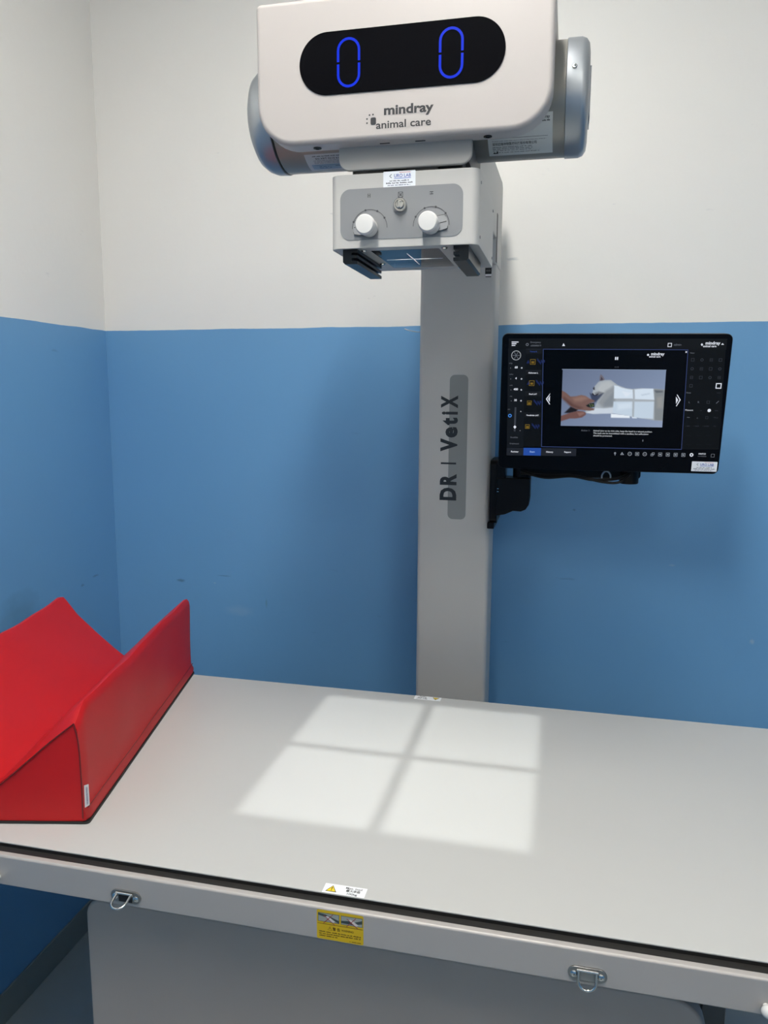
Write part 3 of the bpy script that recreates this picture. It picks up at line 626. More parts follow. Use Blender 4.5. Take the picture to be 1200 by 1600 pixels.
# stickers on the table
def triangle_sign(a, u, v, s, l=3):
    q = [(u-s, v-s*.8), (u+s, v-s*.8), (u, v+s*.95)]
    a.poly(q, (60, 55, 20), l); a.poly([(u+(x-u)*.78, v-.04*s+(y-v)*.78) for x, y in q], (238, 205, 40), l+1)
    a.poly([(u-s*.09, v+s*.4), (u-s*.06, v-s*.22), (u+s*.06, v-s*.22), (u+s*.09, v+s*.4)], (20, 20, 15), l+2); a.circle(u, v-s*.42, s*.09, (20, 20, 15), l+2, 8)
def load_sticker(o, U, V, label):
    a = Art(plane_fn(o, U, V)); a.rect(-.0272, -.0092, .0272, .0092, (236, 238, 240), 1)
    triangle_sign(a, -.0165, -.0005, .0072)
    a.text('Max. load', .011, .0050, .0034, (30, 30, 34), 'C', .01, width=.021)
    a.text('最大承载', .011, -.0003, .0036, (30, 30, 34), 'C', .01, width=.018)
    a.text('100kg', .011, -.0058, .0034, (30, 30, 34), 'C', .01, width=.013)
    a.build('load_sticker', tb, label)
load_sticker((-.0065, -.3685, 0), (1, .01, 0), (-.01, 1, 0), 'white maximum load sticker at the front edge')
load_sticker((-.013, .2635, 0), (-1, 0, 0), (0, -1, 0), 'white maximum load sticker at the back edge')
a = Art(plane_fn((-.0035, RF, -.0268), (1, 0, 0), (0, 0, 1)))
a.poly(rrect(-.0295, .0295, -.0195, .0195, .002, 4), (206, 172, 18), 1)
br = (72, 52, 10)
a.rect(-.0285, .0008, .0285, .0015, (120, 90, 14), 2)
for k in (-1, 1):
    c = -.0143 if k < 0 else .0148
    a.rect(c-.0135, .0040, c+.0135, .0158, (70, 78, 70), 2); a.rect(c-.0130, .0045, c+.0130, .0153, (150, 156, 150), 3)
    if k < 0: a.poly([(c-.013, .0153), (c-.004, .0140), (c+.013, .0080), (c+.013, .0045), (c+.002, .0095), (c-.013, .0122)], (52, 66, 66), 4)
    else: a.poly([(c-.013, .0090), (c-.004, .0100), (c+.004, .0095), (c+.013, .0130), (c+.013, .0085), (c+.002, .0058), (c-.013, .0060)], (52, 66, 66), 4)
    a.poly([(c-.004, .0115), (c-.001, .0125), (c+.0085, .0065), (c+.0065, .0045), (c+.002, .0058)], (205, 200, 196), 5)
    a.strip([(c-.0065, .0022), (c+.0055, .0152)], .0008, (150, 50, 60), 6); a.strip([(c-.0060, .0130), (c+.0085, .0012)], .0008, (150, 50, 60), 6)
a.strip([(-.0155, -.0062), (-.0100, -.0062), (-.01275, -.0015)], .0006, br, 2, True); a.strip([(-.01275, -.003), (-.01275, -.0049)], .0006, br, 2)
a.text('警 告', -.0045, -.0042, .0034, br, 'C', .01, width=.0095); a.text('WARNING!', .0095, -.0040, .0026, br, 'C', .01, width=.0155)
for i, (u0, u1) in enumerate(((-.0265, .0265), (-.0265, .0265), (-.0265, -.003))): a.words(u0, u1, -.0092-i*.0028, .0016, br, seed=20+i)
a.words(.012, .0265, -.0172, .0013, br, seed=31)
a.build('warning_sticker', tb, 'yellow warning sticker with two crossed-out pictures')

# ------------------------------------------------------------------ red positioning trough
ru = Vector((-.221, .975, 0)).normalized(); rw = Vector((-.975, -.221, 0)).normalized()
A0 = Vector((-.411, -.311, .0004))
cu = thing('positioning_trough', tuple(A0 + ru*.3 + rw*.14), 'red vinyl V-shaped positioning trough lying on the left end of the table', 'cushion')
def P3(u, w, z): return A0 + ru*u + rw*w + Vector((0, 0, z))
def trough():
    # cross-section (w, z): flared foot, upright outer face, rounded ridge, slope to valley, ridge, outer face
    S = [(.004, .003), (-.004, .004), (-.005, .010), (-.001, .022), (.0, .055), (.0, .10), (.001, .156), (.002, .166), (.0055, .1715), (.0105, .170), (.017, .164),
         (.045, .137), (.085, .0985), (.125, .060), (.141, .0435), (.148, .036), (.155, .042), (.172, .057), (.21, .094), (.25, .133), (.272, .162), (.279, .170), (.284, .170),
         (.289, .161), (.289, .10), (.289, .022), (.293, .010), (.292, .004), (.285, .003)]
    bm = bmesh.new(); rings = []; L = .608; n = 60
    for i in range(n+1):
        t = i/n; u = L*t; ring = []
        edge = min(t, 1-t)*L
        rnd = 0.004*max(0, 1-edge/.006)
        for w, z in S:
            dz = 0; dw = 0
            if z > .05: dz = .0016*math.sin(u*19+w*30)+.0009*math.sin(u*47+w*60)
            if z > .04: dz += -.020*max(0, 1-u/.030)**1.3*(z-.04)/.13*(1 if w < .148 else .3)
            if w < .01 and .04 < z < .15: dw = -.0022*math.sin(math.pi*(z-.03)/.13)*math.sin(u*9+1) + .0012*math.sin(u*31)
            if i in (0, n): w2 = w+(.145-w)*.02; z2 = z+(.06-z)*.02
            else: w2, z2 = w, z
            if t > .985 and w < .01: dw += .004*math.sin((z-.02)*38)
            p = A0 + ru*u + rw*(w2+dw) + Vector((0, 0, max(.003, z2+dz))); ring.append(bm.verts.new(p))
        rings.append(ring)
    m = len(S)
    for a, b in zip(rings, rings[1:]):
        for k in range(m): bm.faces.new((a[k], a[(k+1) % m], b[(k+1) % m], b[k]))
    # end faces: strip between upper outline and the base
    zs = .0035
    for ring, u in ((rings[0], 0), (rings[-1], L)):
        base = [ring[0]] + [bm.verts.new(P3(u, min(max(S[k][0], .004), .285), zs)) for k in range(1, m-1)] + [ring[-1]]
        for k in range(m-1):
            vs = [ring[k], ring[k+1], base[k+1], base[k]]
            bm.faces.new([v for i, v in enumerate(vs) if v not in vs[:i]])
        bm.faces.new(base)
    return obj('padded_body', bm, VINYL, cu)
trough()
bm = bmesh.new(); tube(bm, smooth_path([P3(-.0008, .003, .008), P3(-.0012, .002, .06), P3(-.0012, .003, .12), P3(-.0008, .008, .151)], 6), .0011, 6)
tube(bm, smooth_path([P3(-.0008, .008, .152), P3(-.0012, .045, .123), P3(-.0012, .10, .075), P3(-.0010, .146, .037)], 6), .0011, 6)
tube(bm, [P3(-.0008, .146, .037), P3(-.0012, .20, .083), P3(-.001, .272, .150)], .0011, 6)
obj('seam', bm, VINYLSEAM, cu, label='dark red stitched seam around the front end')
bm = bmesh.new(); tube(bm, [P3(.004+.60*k/20, -.0032+.0016*math.sin(k*.7)*.3, .0225) for k in range(21)], .0007, 5)
obj('seam', bm, VINYLSEAM, cu, label='dark red stitch line along the foot')
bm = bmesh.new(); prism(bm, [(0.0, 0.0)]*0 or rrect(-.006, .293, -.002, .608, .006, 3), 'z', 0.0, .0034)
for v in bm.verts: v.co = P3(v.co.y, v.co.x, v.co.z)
obj('shadow_sheet', bm, RUBBER, cu, label='black sheet standing in for the shadow under the cushion')  # dark sheet put in for the shade along the cushion's foot
# care tag
bm = bmesh.new(); tg = [(-.0035, .0), (.0065, .002), (.0062, .033), (-.004, .035)]
a = Art(plane_fn(P3(-.008, -.005, .046), -rw*0 + (ru*.95 - rw*.25), Vector((0, 0, 1))))
a.poly([(-.002, -.016), (.009, -.0175), (.009, .0145), (-.001, .0175)], (216, 212, 214), 1)
a.poly([(.002, -.014), (.006, -.0145), (.006, .012), (.002, .0135)], (176, 176, 190), 2)
a.text('SUPREME PAD', .004, -.0005, .0026, (70, 74, 110), 'C', .0, width=.024, rot=math.pi/2)
a.build('care_tag', cu, 'small white care tag sewn into the seam')

# ------------------------------------------------------------------ column
co = thing('xray_column', (0, .54, r_['z0']), 'tall grey upright column of the x-ray unit behind the table', 'column')
CY = .49
bm = bmesh.new(); prism(bm, rrect(-.0815, .0815, CY, CY+.105, (.010, .010, .004, .004), 5), 'z', r_['z0']+.03, 1.062)
obj('post', bm, COLPAINT, co)
obj('floor_plate', nbox(-.16, .16, CY-.05, CY+.2, r_['z0'], r_['z0']+.03), COLPAINT, co, bevel=.004)
bm = bmesh.new(); prism(bm, [(.02, .935), (CY-.02, .935), (CY-.02, .885), (CY+.106, .885), (CY+.106, 1.066), (CY+.09, 1.074), (.02, 1.058)], 'x', -.083, .083)
obj('tube_arm', bm, HOUSING, co, bevel=.003)
obj('guide_slot', nbox(.0829, .0837, CY-.019, CY-.001, .887, .985), mat('slot_grey', (0.12, 0.12, 0.12), .6, var=0), co, label='dark vertical guide slot')
a = Art(plane_fn((0, CY, 0), (1, 0, 0), (0, 0, 1)))
a.poly(rrect(-.0125, .0282, .335, .655, .0115, 6), (128, 131, 131), 1)
a.build('grey_stripe', co, 'mid grey rounded stripe on the front')
a = Art(plane_fn((0, CY, 0), (1, 0, 0), (0, 0, 1)))
ink = (24, 30, 36)
for ch, zc, w in (('D', .3917, .0285), ('R', .4245, .0252), ('V', .5015, .0290), ('e', .5296, .0235), ('t', .5535, .0165), ('i', .5716, .0068), ('X', .5963, .0275)):
    a.text(ch, -.0125, zc, .0335, ink, 'C', .046, width=w, rot=math.pi/2)
a.rect(-.0295, .4585, .0048, .4625, ink, 3)
a.build('lettering', co, 'dark lettering reading upwards')
a = Art(plane_fn((.066, CY, .872), (1, 0, 0), (0, 0, 1)))
a.rect(-.007, -.006, .0065, .0085, (20, 20, 22), 1); a.rect(-.006, -.0095, .0065, -.0065, (225, 225, 225), 1); a.rect(-.006, -.0125, .006, -.011, (40, 40, 42), 1)
for k in range(5): a.rect(-.005+k*.002, -.001, -.004+k*.002, .003, (110, 110, 112), 2)
a.build('height_tape', co, 'black and white height tape window')
bm = bmesh.new(); lathe(bm, [(.006, 0), (.006, .003), (.0035, .005), (0, .0055)], (-.0815, CY+.05, .795), (-1, 0, 0), 14)
obj('side_bolt', bm, BLACK, co)

# ------------------------------------------------------------------ tube head
CX = .005
hd = thing('xray_tube_head', (CX, .03, .957), 'white x-ray tube head with black oval display and silver drum ends', 'x-ray tube')
HY = -.13; x0, x1 = -.2005, .2065
zt, zbm = 1.144, .957
bm = bmesh.new(); prism(bm, rrect(x0, x1, zbm, zt, (.055, .055, .007, .007), 10), 'y', HY, HY+.038)
cov = obj('front_cover', bm, PLASTIC, hd, bevel=.007, seg=4)
bm = bmesh.new(); prism(bm, [(HY+.008, 1.130), (HY+.008, zt-.002), (HY+.03, zt+.004), (.12, zt+.004), (.155, zt-.02), (.165, 1.06), (.155, 1.06), (.145, zt-.03), (.12, 1.130)], 'x', x0+.001, x1-.001)
obj('hood', bm, PLASTIC, hd, bevel=.003)
for xs in (x0+.002, x1-.007):
    obj('hood_side', nbox(xs, xs+.005, HY+.03, .15, 1.122, zt), PLASTIC, hd, bevel=.0015)
# underside lip screws
for x in (-.118, .122):
    bm = bmesh.new(); lathe(bm, [(.0058, 0), (.0058, .0012), (.003, .0014), (.0028, .0004), (0, .0004)], (x, HY+.019, zbm+.0002), (0, 0, -1), 16, cap=False)
    obj('cover_screw', bm, BLACK, cov)
for x in (-.02, .03):
    obj('vent_slot', nbox(x-.007, x+.007, HY+.017, HY+.019, zbm-.0006, zbm+.001), DARK, cov)
# display
bm = bmesh.new(); prism(bm, rrect(-.1365, .1445, 1.0185, 1.0985, .0398, 14), 'y', HY-.0012, HY+.001)
dp = obj('display', bm, BLACKGLASS, hd, label='black pill-shaped display glass')
blue = (0, 50, 232)
def digit(cx, cz):
    a = Art(plane_fn((0, HY-.0013, 0), (1, 0, 0), (0, 0, 1)), glow=True)
    w, h, t = .0147, .0300, .0034
    for s in (1, -1):
        pts = [(cx-w, cz+s*.0014), (cx-w, cz+s*(h-w))] + [(cx-w*math.cos(R(k)), cz+s*(h-w+w*math.sin(R(k)))) for k in range(15, 166, 15)] + [(cx+w, cz+s*(h-w)), (cx+w, cz+s*.0014)]
        a.strip(pts, t, blue, 1)
    a.build('digit', dp, 'lit blue zero')
digit(-.0665, 1.0575); digit(.0735, 1.0575)
a = Art(plane_fn((0, HY, 0), (1, 0, 0), (0, 0, 1)))
brand_logo(a, .0040, .9835, .094, (40, 42, 46))
a.build('logo', cov, 'dark two-line word mark with a paw sign')
# drum
DC = (0, .030, 1.043); dr = .0775
bm = bmesh.new(); lathe(bm, [(dr, -.214), (dr, .224)], DC, (1, 0, 0), 64)
drum = obj('drum', bm, DRUM, hd, label='grey metal cylinder')
for s, xa in ((-1, -.217), (1, .221)):
    bm = bmesh.new()
    pr = [(dr+.0006, 0), (dr+.0016, .0008), (dr+.0016, .020), (dr-.001, .0265), (dr-.007, .0305), (dr-.018, .032), (0, .0325)]
    if s < 0: pr = [(dr+.0006, 0), (dr+.0016, .0008), (dr+.0012, .016), (dr-.003, .027), (dr-.010, .036), (dr-.022, .042), (0, .0435)]
    lathe(bm, pr, (xa, DC[1], DC[2]), (s, 0, 0), 64)
    ca = obj('end_cap', bm, SILVER, hd)
    sc = Vector((xa+s*.011, DC[1]-(dr+.0005)*math.cos(R(12)), DC[2]+(dr+.0005)*math.sin(R(12))))
    ax = Vector((0, -math.cos(R(12)), math.sin(R(12))))
    bm = bmesh.new(); lathe(bm, [(.0036, -.001), (.0036, .0016), (.0026, .003), (.0013, .0031), (.0012, .0015), (0, .0015)], sc, ax, 14, cap=False)
    obj('screw', bm, STEEL, ca)
bm = bmesh.new(); prism(bm, rrect(.0-.03, .03, -.035, .035, .004, 3), 'x', .2530, .2552)
for v in bm.verts: v.co.y += DC[1]; v.co.z += DC[2]
obj('end_plate', bm, SILVER, hd)
def drum_fn(s0):
    # v = arc length along the drum; angle 0 faces the front, positive towards the bottom
    def f(u, v, h):
        t = (s0 - v)/dr; q = dr + h
        return Vector((u, DC[1]-q*math.cos(t), DC[2]-q*math.sin(t)))
    return f
a = Art(drum_fn(.088))     # left rating plate
a.rect(-.172, -.030, -.086, .012, (196, 198, 200), 1, 1, 14); a.rect(-.166, -.025, -.090, -.010, (150, 172, 190), 2, 1, 6)
a.words(-.160, -.090, .008, .002, (80, 84, 90), l=3, seed=41)
a.text('SN XRT 0210 6145', -.134, .003, .0034, (40, 42, 46), 'C', .01, width=.044)
for i in range(3): a.words(-.160, -.090, -.001-i*.003, .0014, (110, 112, 118), l=3, seed=50+i)
a.strip([(-.162, -.024), (-.100, -.024), (-.100, -.012), (-.162, -.012)], .0006, (70, 96, 130), 4, True)
a.words(-.155, -.135, -.016, .002, (60, 80, 110), l=4, seed=60); a.words(-.155, -.135, -.020, .002, (60, 80, 110), l=4, seed=61); a.words(-.128, -.104, -.015, .002, (40, 56, 90), l=4, seed=62)
a.build('rating_plate', drum, 'pale blue and white rating plate at the left')
a = Art(drum_fn(.072))     # right rating plate
a.rect(.112, -.034, .2045, .034, (205, 207, 205), 1, 1, 22)
a.text('mindray', .192, .0285, .0038, (40, 42, 46), 'C', .02, width=.017); a.words(.184, .201, .0235, .0022, (60, 62, 66), l=3, seed=70)
a.rect(.116, .0012, .198, .0018, (90, 92, 94), 3)
a.words(.118, .142, .0055, .0016, (120, 122, 126), l=3, seed=71); a.words(.118, .196, -.003, .0012, (130, 132, 136), l=3, seed=72)
a.text('深圳迈瑞动物医疗科技股份有限公司', .150, -.0085, .0040, (40, 42, 46), 'C', .01, width=.064)
for i in range(3): a.words(.118, .176, -.0140-i*.0034, .0016, (80, 82, 86), l=3, seed=80+i)
a.words(.126, .186, -.0255, .0016, (80, 82, 86), l=3, seed=90); a.rect(.1185, -.028, .1255, -.0255, (20, 20, 22), 3); a.poly([(.1185, -.0255), (.1205, -.0235), (.1205, -.0255)], (20, 20, 22), 3); a.rect(.1235, -.0255, .1255, -.0225, (20, 20, 22), 3)
a.build('rating_plate', drum, 'grey rating plate with fine print at the right')
# yoke bracket under the head
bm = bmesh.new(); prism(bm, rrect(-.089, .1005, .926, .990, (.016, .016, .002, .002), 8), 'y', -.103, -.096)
obj('yoke_plate', bm, mat('yoke_shaded', (0.36, 0.35, 0.335), .4, var=.01), hd, bevel=.002)  # grey darkened to carry the front cover's shade on the plate
bm = bmesh.new(); prism(bm, rrect(-.080, .0915, -.0945, .085, .01, 4), 'z', .938, .975, rrect(-.066, .078, -.082, .07, .008, 4))
obj('yoke_frame', bm, mat('yoke_dark', (0.10, 0.10, 0.095), .5, var=.01), hd)

for x, w in ((-.045, .040), (.030, .044)): obj('gasket', nbox(x-w/2, x+w/2, -.105+.006, -.105+.016, .9208, .9267), RUBBER, hd)
bm = bmesh.new(); prism(bm, rrect(-.075, .085, -.085, .088, .006, 4), 'z', .9208, .9376, rrect(-.045, .045, -.045, .045, .003, 4)); obj('swivel_ring', bm, RUBBER, hd)

# ------------------------------------------------------------------ collimator
cl = thing('collimator', (CX, 0, .82), 'boxy white collimator with two white knobs hanging under the tube head', 'collimator')
QY = -.105; q0, q1, qb = -.1015, .1115, .106
zc0, zc1 = .8195, .9205
bm = bmesh.new(); prism(bm, rrect(q0, q1, QY, qb, (.014, .014, .004, .004), 7), 'z', zc0, zc1, rrect(q0+.004, q1-.004, QY+.004, qb-.004, (.011, .011, .002, .002), 7))
sh = obj('housing', bm, HOUSING, cl, bevel=.0009)
def sq(x0, x1, y0, y1, r=.002, n=4): return rrect(x0, x1, y0, y1, r, n)
bm = bmesh.new(); prism(bm, sq(q0+.003, q1-.003, QY+.003, qb-.003, .008), 'z', zc0+.0005, zc0+.004, sq(-.048, .053, -.080, .080, .003))
obj('bottom_plate', bm, HOUSING, cl)
bm = bmesh.new(); prism(bm, sq(q0+.003, q1-.003, QY+.003, qb-.003, .008), 'z', zc1-.004, zc1-.0005, sq(-.03, .03, -.03, .03, .003))
obj('top_plate', bm, HOUSING, cl)
# field shutters, cross wires and the clear window
SZ, LZ = .9350, .8270       # lamp height, shutter height
k = (SZ-LZ)/SZ; ox = -.0005
hx, hy = .2150*k, .2316*k
bm = bmesh.new(); prism(bm, sq(-.05, .055, -.082, .082, .001, 1), 'z', LZ, LZ+.001, sq(-hx, hx, -hy, hy, .00005, 1))
obj('shutter', bm, mat('shutter_metal', (0.55, 0.57, 0.58), .35, metal=.4, var=0), cl)
wr = .00095
obj('cross_wire', nbox(ox-wr, ox+wr, -hy-.001, hy+.001, LZ-.0004, LZ-.0001), DARK, cl)
obj('cross_wire', nbox(-hx-.001, hx+.001, .0003-wr, .0003+wr, LZ-.0004, LZ-.0001), DARK, cl)
def window_material():
    m = bpy.data.materials.new('clear_window'); m.use_nodes = True; nt = m.node_tree; nt.nodes.clear()
    o = nt.nodes.new('ShaderNodeOutputMaterial'); mx = nt.nodes.new('ShaderNodeMixShader'); t = nt.nodes.new('ShaderNodeBsdfTransparent'); g = nt.nodes.new('ShaderNodeBsdfGlossy'); fr = nt.nodes.new('ShaderNodeFresnel')
    g.inputs['Roughness'].default_value = 0.02; fr.inputs['IOR'].default_value = 1.7; t.inputs[0].default_value = (.95, .97, .98, 1)
    nt.links.new(fr.outputs[0], mx.inputs[0]); nt.links.new(t.outputs[0], mx.inputs[1]); nt.links.new(g.outputs[0], mx.inputs[2]); nt.links.new(mx.outputs[0], o.inputs[0])
    return m
obj('clear_window', nbox(-.0478, .0528, -.0798, .0798, zc0+.0003, zc0+.0018), window_material(), cl)
CL = mat('cross_print', (.95, .96, .97), .4, var=0)
obj('cross_mark', nbox(-.0007, .0007, -.05, .05, zc0-.0001, zc0+.0002), CL, cl, label='white aiming cross line')
obj('cross_mark', nbox(-.042, .046, -.0006, .0006, zc0-.0001, zc0+.0002), CL, cl, label='white aiming cross line')
for (x, y) in ((-.056, -.088), (.062, -.088), (-.056, .03), (.062, .088)):
    bm = bmesh.new(); lathe(bm, [(.0045, 0), (.0045, .0012), (.003, .0026), (.0014, .0027), (.0012, .0012), (0, .0012)], (x, y, zc0+.0004), (0, 0, -1), 16, cap=False)
    obj('screw', bm, STEEL, cl)
# accessory rails
for s in (-1, 1):
    w0 = -.0845 if s < 0 else .0765
    X = lambda t: (w0 + t) if s < 0 else (w0 + .0215 - t)
    pr = [(0, .8195), (0, .802), (.003, .799), (.0215, .799), (.0215, .8035), (.013, .8035), (.013, .8075), (.0215, .8075), (.0215, .8115), (.013, .8115), (.013, .8150), (.0215, .8150), (.0215, .8195)]
    bm = bmesh.new(); prism(bm, [(X(t), z) for t, z in pr], 'y', -.099, .052)
    obj('accessory_rail', bm, RAILBLACK, cl, label='black slotted accessory rail')
# grey control panel
bm = bmesh.new(); prism(bm, rrect(-.0865, .0895, .8310, .9005, .0145, 8), 'y', QY-.0006, QY+.0006)
pn = obj('control_panel', bm, GREYPANEL, cl)
dk = (62, 64, 68)
KN = (-.0430, .0455); KZ = .8462
for kx, cuts in ((KN[0], (158, 104, 64, 32)), (KN[1], (150, 112, 76, 38))):
    sc_ = Art(plane_fn((0, QY-.0007, 0), (1, 0, 0), (0, 0, 1)))
    sc_.arc(kx, KZ, .0255, .0007, 0, 180, dk)
    for sdeg in cuts: sc_.circle(kx+.0255*math.cos(R(sdeg)), KZ+.0255*math.sin(R(sdeg)), .0015, dk, 3, 8)
    sc_.build('dial_scale', pn, 'dark half-circle dial scale')
pf = plane_fn((0, QY-.0007, 0), (1, 0, 0), (0, 0, 1))
a = Art(pf)
for d in (-.0014, .0014): a.rect(-.0440+d-.0005, .8878, -.0440+d+.0005, .8932, dk, 2)
a.rect(-.0454, .8902, -.0426, .8908, dk, 2); a.build('symbol', pn)
a = Art(pf)
for d in (-.0014, .0014): a.rect(.0430, .8898+d-.0005, .0480, .8898+d+.0005, dk, 2)
a.rect(.0452, .8884, .0458, .8912, dk, 2); a.build('symbol', pn)
cz = .8895; cxx = .0015
a = Art(pf)
for pts in ([(-.0032, -.0036), (-.0032, .0036)], [(.0032, -.0036), (.0032, .0036)], [(-.0032, -.0034), (.0032, .0034)], [(.0032, -.0034), (-.0032, .0034)], [(-.0032, .0036), (.0032, .0036)], [(-.0032, -.0036), (.0032, -.0036)]):
    a.strip([(cxx+x, cz+z) for x, z in pts], .0007, dk)
a.ring(cxx, cz, .0016, .0006, dk)
a.build('symbol', pn)
PTR = mat('pointer_plastic', (0.30, 0.31, 0.325), .25, var=0)
for kx, ang in ((KN[0], 176), (KN[1], 12)):
    bm = bmesh.new(); da = 24
    pts = [(kx+.012*math.cos(R(ang-60)), KZ+.012*math.sin(R(ang-60)))] + [(kx+.0235*math.cos(R(ang-da+2*da*i/6)), KZ+.0235*math.sin(R(ang-da+2*da*i/6))) for i in range(7)] + [(kx+.012*math.cos(R(ang+60)), KZ+.012*math.sin(R(ang+60)))]
    prism(bm, pts, 'y', QY-.003, QY-.0012)
    kn = obj('dial_pointer', bm, PTR, cl, bevel=.0003)
    a = Art(plane_fn((0, QY-.0031, 0), (1, 0, 0), (0, 0, 1)))
    a.strip([(kx+.012*math.cos(R(ang)), KZ+.012*math.sin(R(ang))), (kx+.0225*math.cos(R(ang)), KZ+.0225*math.sin(R(ang)))], .0009, (40, 40, 44), 1)
    a.strip([pts[-1], pts[-2], pts[-3]], .0006, (62, 64, 68), 1); a.strip([pts[0], pts[1], pts[2]], .0006, (62, 64, 68), 1)
    a.build('index_line', kn)
    bm = bmesh.new(); lathe(bm, [(.0125, .0), (.0128, .002), (.0125, .018), (.0135, .019), (.0140, .022), (.0136, .0265), (.012, .0285), (0, .0292)], (kx, QY-.003, KZ), (0, -1, 0), 40)
    obj('dial_knob', bm, WHITEKNOB, cl, label='white round dial knob')
# lamp switch (turned metal)
LX, LZZ = .0015, .8755
bm = bmesh.new(); lathe(bm, [(.0085, 0), (.0096, .001), (.0096, .004), (.0084, .0056), (.0070, .0056), (.0068, .0045), (.0062, .0045), (.0060, .0062), (.0052, .0078), (0, .0086)], (LX, QY-.0004, LZZ), (0, -1, 0), 32)
lk = obj('light_switch', bm, STEEL, cl, label='round polished steel switch')
obj('grip', nbox(LX-.0010, LX+.0010, QY-.013, QY-.0075, LZZ-.0052, LZZ+.0052), STEEL, lk, bevel=.0006)
lab_sticker(plane_fn((-.0005, QY-.0002, .9108), (1, 0, 0), (0, 0, 1)), cl, label='white sticker with blue lab name')
# side panel screws
for y, z in ((-.085, .905), (-.085, .832), (.09, .905), (.09, .832)):
    bm = bmesh.new(); lathe(bm, [(.0022, 0), (.0022, .0008), (0, .001)], (q1, y, z), (1, 0, 0), 10); obj('screw', bm, GREYPANEL, cl)
# the field lamp itself
ld = bpy.data.lights.new('field_lamp', 'SPOT'); ld.energy = FIELD_W; ld.spot_size = R(52); ld.spot_blend = 0.05; ld.shadow_soft_size = .0014; ld.color = (1, .985, .95)
lo = bpy.data.objects.new('field_lamp', ld); COL.objects.link(lo); lo.parent = cl; lo.location = Vector((0, 0, SZ)) - cl.location

# ------------------------------------------------------------------ monitor and its arm
ar = thing('swivel_bracket', (.0836, .50, .40), 'black swivel bracket and arm carrying the monitor on the right side of the column', 'bracket')
bm = bmesh.new(); prism(bm, rrect(.462, .560, .333, .473, .012, 5), 'x', .0830, .0995); obj('wall_plate', bm, BLACK, ar, bevel=.002)
obj('plate_foot', nbox(.0795, .095, .458, .55, .322, .336), BLACK, ar, bevel=.002)
bm = bmesh.new(); prism(bm, [(.0985, .352), (.118, .356), (.135, .364), (.152, .3635), (.162, .368), (.168, .378), (.170, .392), (.170, .436), (.0985, .436)], 'y', .452, .50); obj('joint_block', bm, BLACK, ar, bevel=.003)
obj('hinge_cheek', nbox(.0985, .117, .455, .50, .430, .472), BLACK, ar, bevel=.002)
bm = bmesh.new(); lathe(bm, [(.019, 0), (.0195, .002), (.0195, .052), (.019, .054)], (.1505, .478, .425), (0, 0, 1), 28); obj('pivot', bm, BLACK, ar)
bm = bmesh.new(); prism(bm, rrect(.140, .395, .4395, .468, .008, 5), 'y', .462, .492); obj('arm_beam', bm, BLACK, ar, bevel=.004)
bm = bmesh.new(); lathe(bm, [(.018, 0), (.0195, .002), (.0195, .05), (.012, .052)], (.372, .468, .430), (0, 0, 1), 28); obj('pivot', bm, BLACK, ar)
bm = bmesh.new(); prism(bm, rrect(.31, .345, .56, .60, .003, 3), 'y', .43, .47); 
for pts, r in (([(.150, .452, .452), (.20, .447, .440), (.255, .446, .4445), (.30, .445, .438), (.345, .446, .4415), (.372, .448, .452)], .0035),
               ([(.15, .452, .447), (.21, .447, .4445), (.26, .445, .4455), (.315, .444, .4345), (.35, .445, .434), (.37, .446, .450)], .0028)):
    bm = bmesh.new(); tube(bm, smooth_path(pts, 6), r, 8); obj('cable', bm, BLACK, ar)
bm = bmesh.new(); tube(bm, [(.325+.009*math.cos(R(t)), .4455, .4445+.012*math.sin(R(t))) for t in range(0, 361, 24)], .0018, 6); obj('cable_clip', bm, mat('clear_clip', (0.25, 0.3, 0.34), .2, var=0), ar, label='grey plastic cable clip')
for z in (.412, .406): obj('clamp_screw', nbox(.1, .1035, .4505, .4535, z-.0007, z+.0007), STEEL, ar)

M0 = Vector((.324, .400, .5951)); yw, tl, rl = .0603, .1217, -.0081
mX = Vector((math.cos(yw), math.sin(yw), 0)); mZ = Vector((math.sin(yw)*math.sin(tl), -math.cos(yw)*math.sin(tl), math.cos(tl)))
mX, mZ = mX*math.cos(rl)+mZ*math.sin(rl), mZ*math.cos(rl)-mX*math.sin(rl); mN = mX.cross(mZ)
mo = thing('monitor', tuple(M0 - mZ*.137), 'black touchscreen monitor showing an animal positioning guide beside the column', 'monitor')
MW, MH = .435, .274
def mbm(pts, d0, d1):
    bm = bmesh.new(); prism(bm, pts, 'z', d0, d1)
    for v in bm.verts: v.co = M0 + mX*v.co.x + mZ*v.co.y + mN*v.co.z
    return bm
obj('casing', mbm(rrect(-MW/2, MW/2, -MH/2, MH/2, .011, 7), -.026, -.0015), BLACK, mo, bevel=.002, seg=3)
obj('front_glass', mbm(rrect(-MW/2+.0015, MW/2-.0015, -MH/2+.0015, MH/2-.0015, .010, 7), -.0016, 0), BLACKGLASS, mo)
obj('mount_box', mbm(rrect(-.06, .06, -.06, .06, .006, 4), -.040, -.026), BLACK, mo, bevel=.002)
obj('tilt_head', nbox(.300, .350, .4420, .455, .52, .62), BLACK, mo, bevel=.003)
a = Art(lambda u, v, h: M0 + mX*u + mZ*v + mN*h, step=.00008, glow=True)
PICS = []
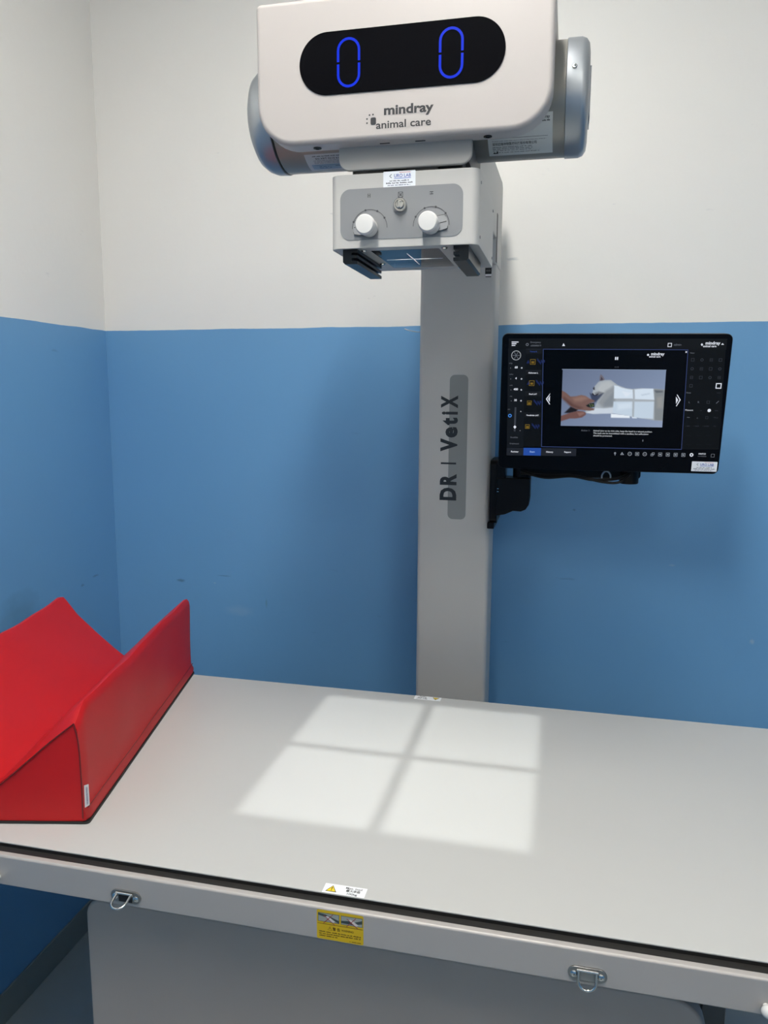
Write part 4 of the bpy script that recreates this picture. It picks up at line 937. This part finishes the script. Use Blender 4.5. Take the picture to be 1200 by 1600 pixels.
for it in SCREEN:
    t = it[0]
    if t == 'p': a.poly(it[1], it[2], it[3])
    elif t == 'r': a.rect(it[1], it[2], it[3], it[4], it[5], it[6])
    elif t == 't': a.text(it[4], it[1], it[2], it[3], it[5], it[6], it[7], l=4)
    elif t == 'o': a.ring(it[1], it[2], it[3], it[4], it[5], 3, 16)
    elif t == 'b': q = it[3]/2; a.strip([(it[1]-q, it[2]-q), (it[1]+q, it[2]-q), (it[1]+q, it[2]+q), (it[1]-q, it[2]+q)], it[4], it[5], 3, True)
    elif t == 'pic': PICS.append(it)
    elif t == 'g':
        n = 14; (A, B, C_, D), cs = it[1], it[2]
        def bl(p, q, r, s, x, y): return tuple((p[k]*(1-x)+q[k]*x)*(1-y)+(s[k]*(1-x)+r[k]*x)*y for k in range(len(p)))
        for i in range(n):
            for j in range(n):
                qs = [bl(A, B, C_, D, x/n, y/n) for x, y in ((i, j), (i+1, j), (i+1, j+1), (i, j+1))]
                a.poly(qs, tuple(int(round(c/2)*2) for c in bl(*cs, (i+.5)/n, (j+.5)/n)), 1)
a.build('screen_page', mo, 'lit dark screen page with white and grey lettering')
def picture(corners, cols, layers):
    '''the photo shown on the screen: a fine mesh whose corner colours are mixed from soft-edged shapes'''
    import numpy as np
    nx, ny = 150, 84
    A, B, C_, D = [np.array(c) for c in corners]
    X, Y = np.meshgrid(np.linspace(0, 1, nx), np.linspace(0, 1, ny))
    X, Y = X.ravel()[:, None], Y.ravel()[:, None]
    P = (A*(1-X)+B*X)*(1-Y)+(D*(1-X)+C_*X)*Y
    ca = [np.array(c, float) for c in cols]
    K = (ca[0]*(1-X)+ca[1]*X)*(1-Y)+(ca[3]*(1-X)+ca[2]*X)*Y
    for pts, c, soft in layers:
        q = np.array(pts); ins = np.zeros(len(P), bool); dmin = np.full(len(P), 9.0)
        for i in range(len(q)):
            a_, b_ = q[i-1], q[i]; e = b_-a_; w_ = P-a_
            t_ = np.clip((w_@e)/max(e@e, 1e-12), 0, 1); dd = np.linalg.norm(w_-t_[:, None]*e, axis=1); dmin = np.minimum(dmin, dd)
            cr = ((a_[1] > P[:, 1]) != (b_[1] > P[:, 1])); den = (b_[1]-a_[1]) if abs(b_[1]-a_[1]) > 1e-12 else 1e-12
            ins ^= cr & (P[:, 0] < (b_[0]-a_[0])*(P[:, 1]-a_[1])/den+a_[0])
        al = np.clip(.5+np.where(ins, dmin, -dmin)/(2*soft), 0, 1)[:, None]
        if len(c) == 4: al = al*c[3]
        K = K*(1-al)+np.array(c[:3], float)*al
    me = bpy.data.meshes.new('cat_photo')
    me.from_pydata([tuple(M0+mX*p[0]+mZ*p[1]+mN*.0004) for p in P], [], [(r*nx+c, (r+1)*nx+c, (r+1)*nx+c+1, r*nx+c+1) for r in range(ny-1) for c in range(nx-1)])
    at = me.color_attributes.new('shown', 'FLOAT_COLOR', 'POINT')
    v = K/255; v = np.where(v <= .04045, v/12.92, ((v+.055)/1.055)**2.4)
    at.data.foreach_set('color', np.hstack([v, np.ones((len(v), 1))]).astype(np.float32).ravel())
    m = bpy.data.materials.new('screen_photo'); m.use_nodes = True; b = m.node_tree.nodes['Principled BSDF']
    vc = m.node_tree.nodes.new('ShaderNodeVertexColor'); vc.layer_name = 'shown'
    b.inputs['Base Color'].default_value = (.004, .004, .004, 1); b.inputs['Roughness'].default_value = .3; b.inputs['Specular IOR Level'].default_value = .15
    m.node_tree.links.new(vc.outputs['Color'], b.inputs['Emission Color']); b.inputs['Emission Strength'].default_value = 1.0
    me.materials.append(m)
    link('cat_photo', me, mo, smooth=False, label='lit photo of a pale cat held on its side by two hands')
for it in PICS: picture(it[1], it[2], it[3])
lab_sticker(lambda u, v, h: M0 + mX*(.1895+u*1.05) + mZ*(-.1215+v*.95) + mN*h, mo, label='white sticker with blue lab name')

# ------------------------------------------------------------------ small wall item
bm = bmesh.new(); tube(bm, smooth_path([(-.152, .668, .769), (-.140, .675, .765), (-.128, .690, .7635), (-.121, .7035, .764)], 5), .0012, 6)
w = obj('wall_wire', bm, mat('wire_white', (.6, .62, .66), .4, var=0)); w['label'] = 'short bent wire end poking out of the wall just left of the column'; w['category'] = 'wire'
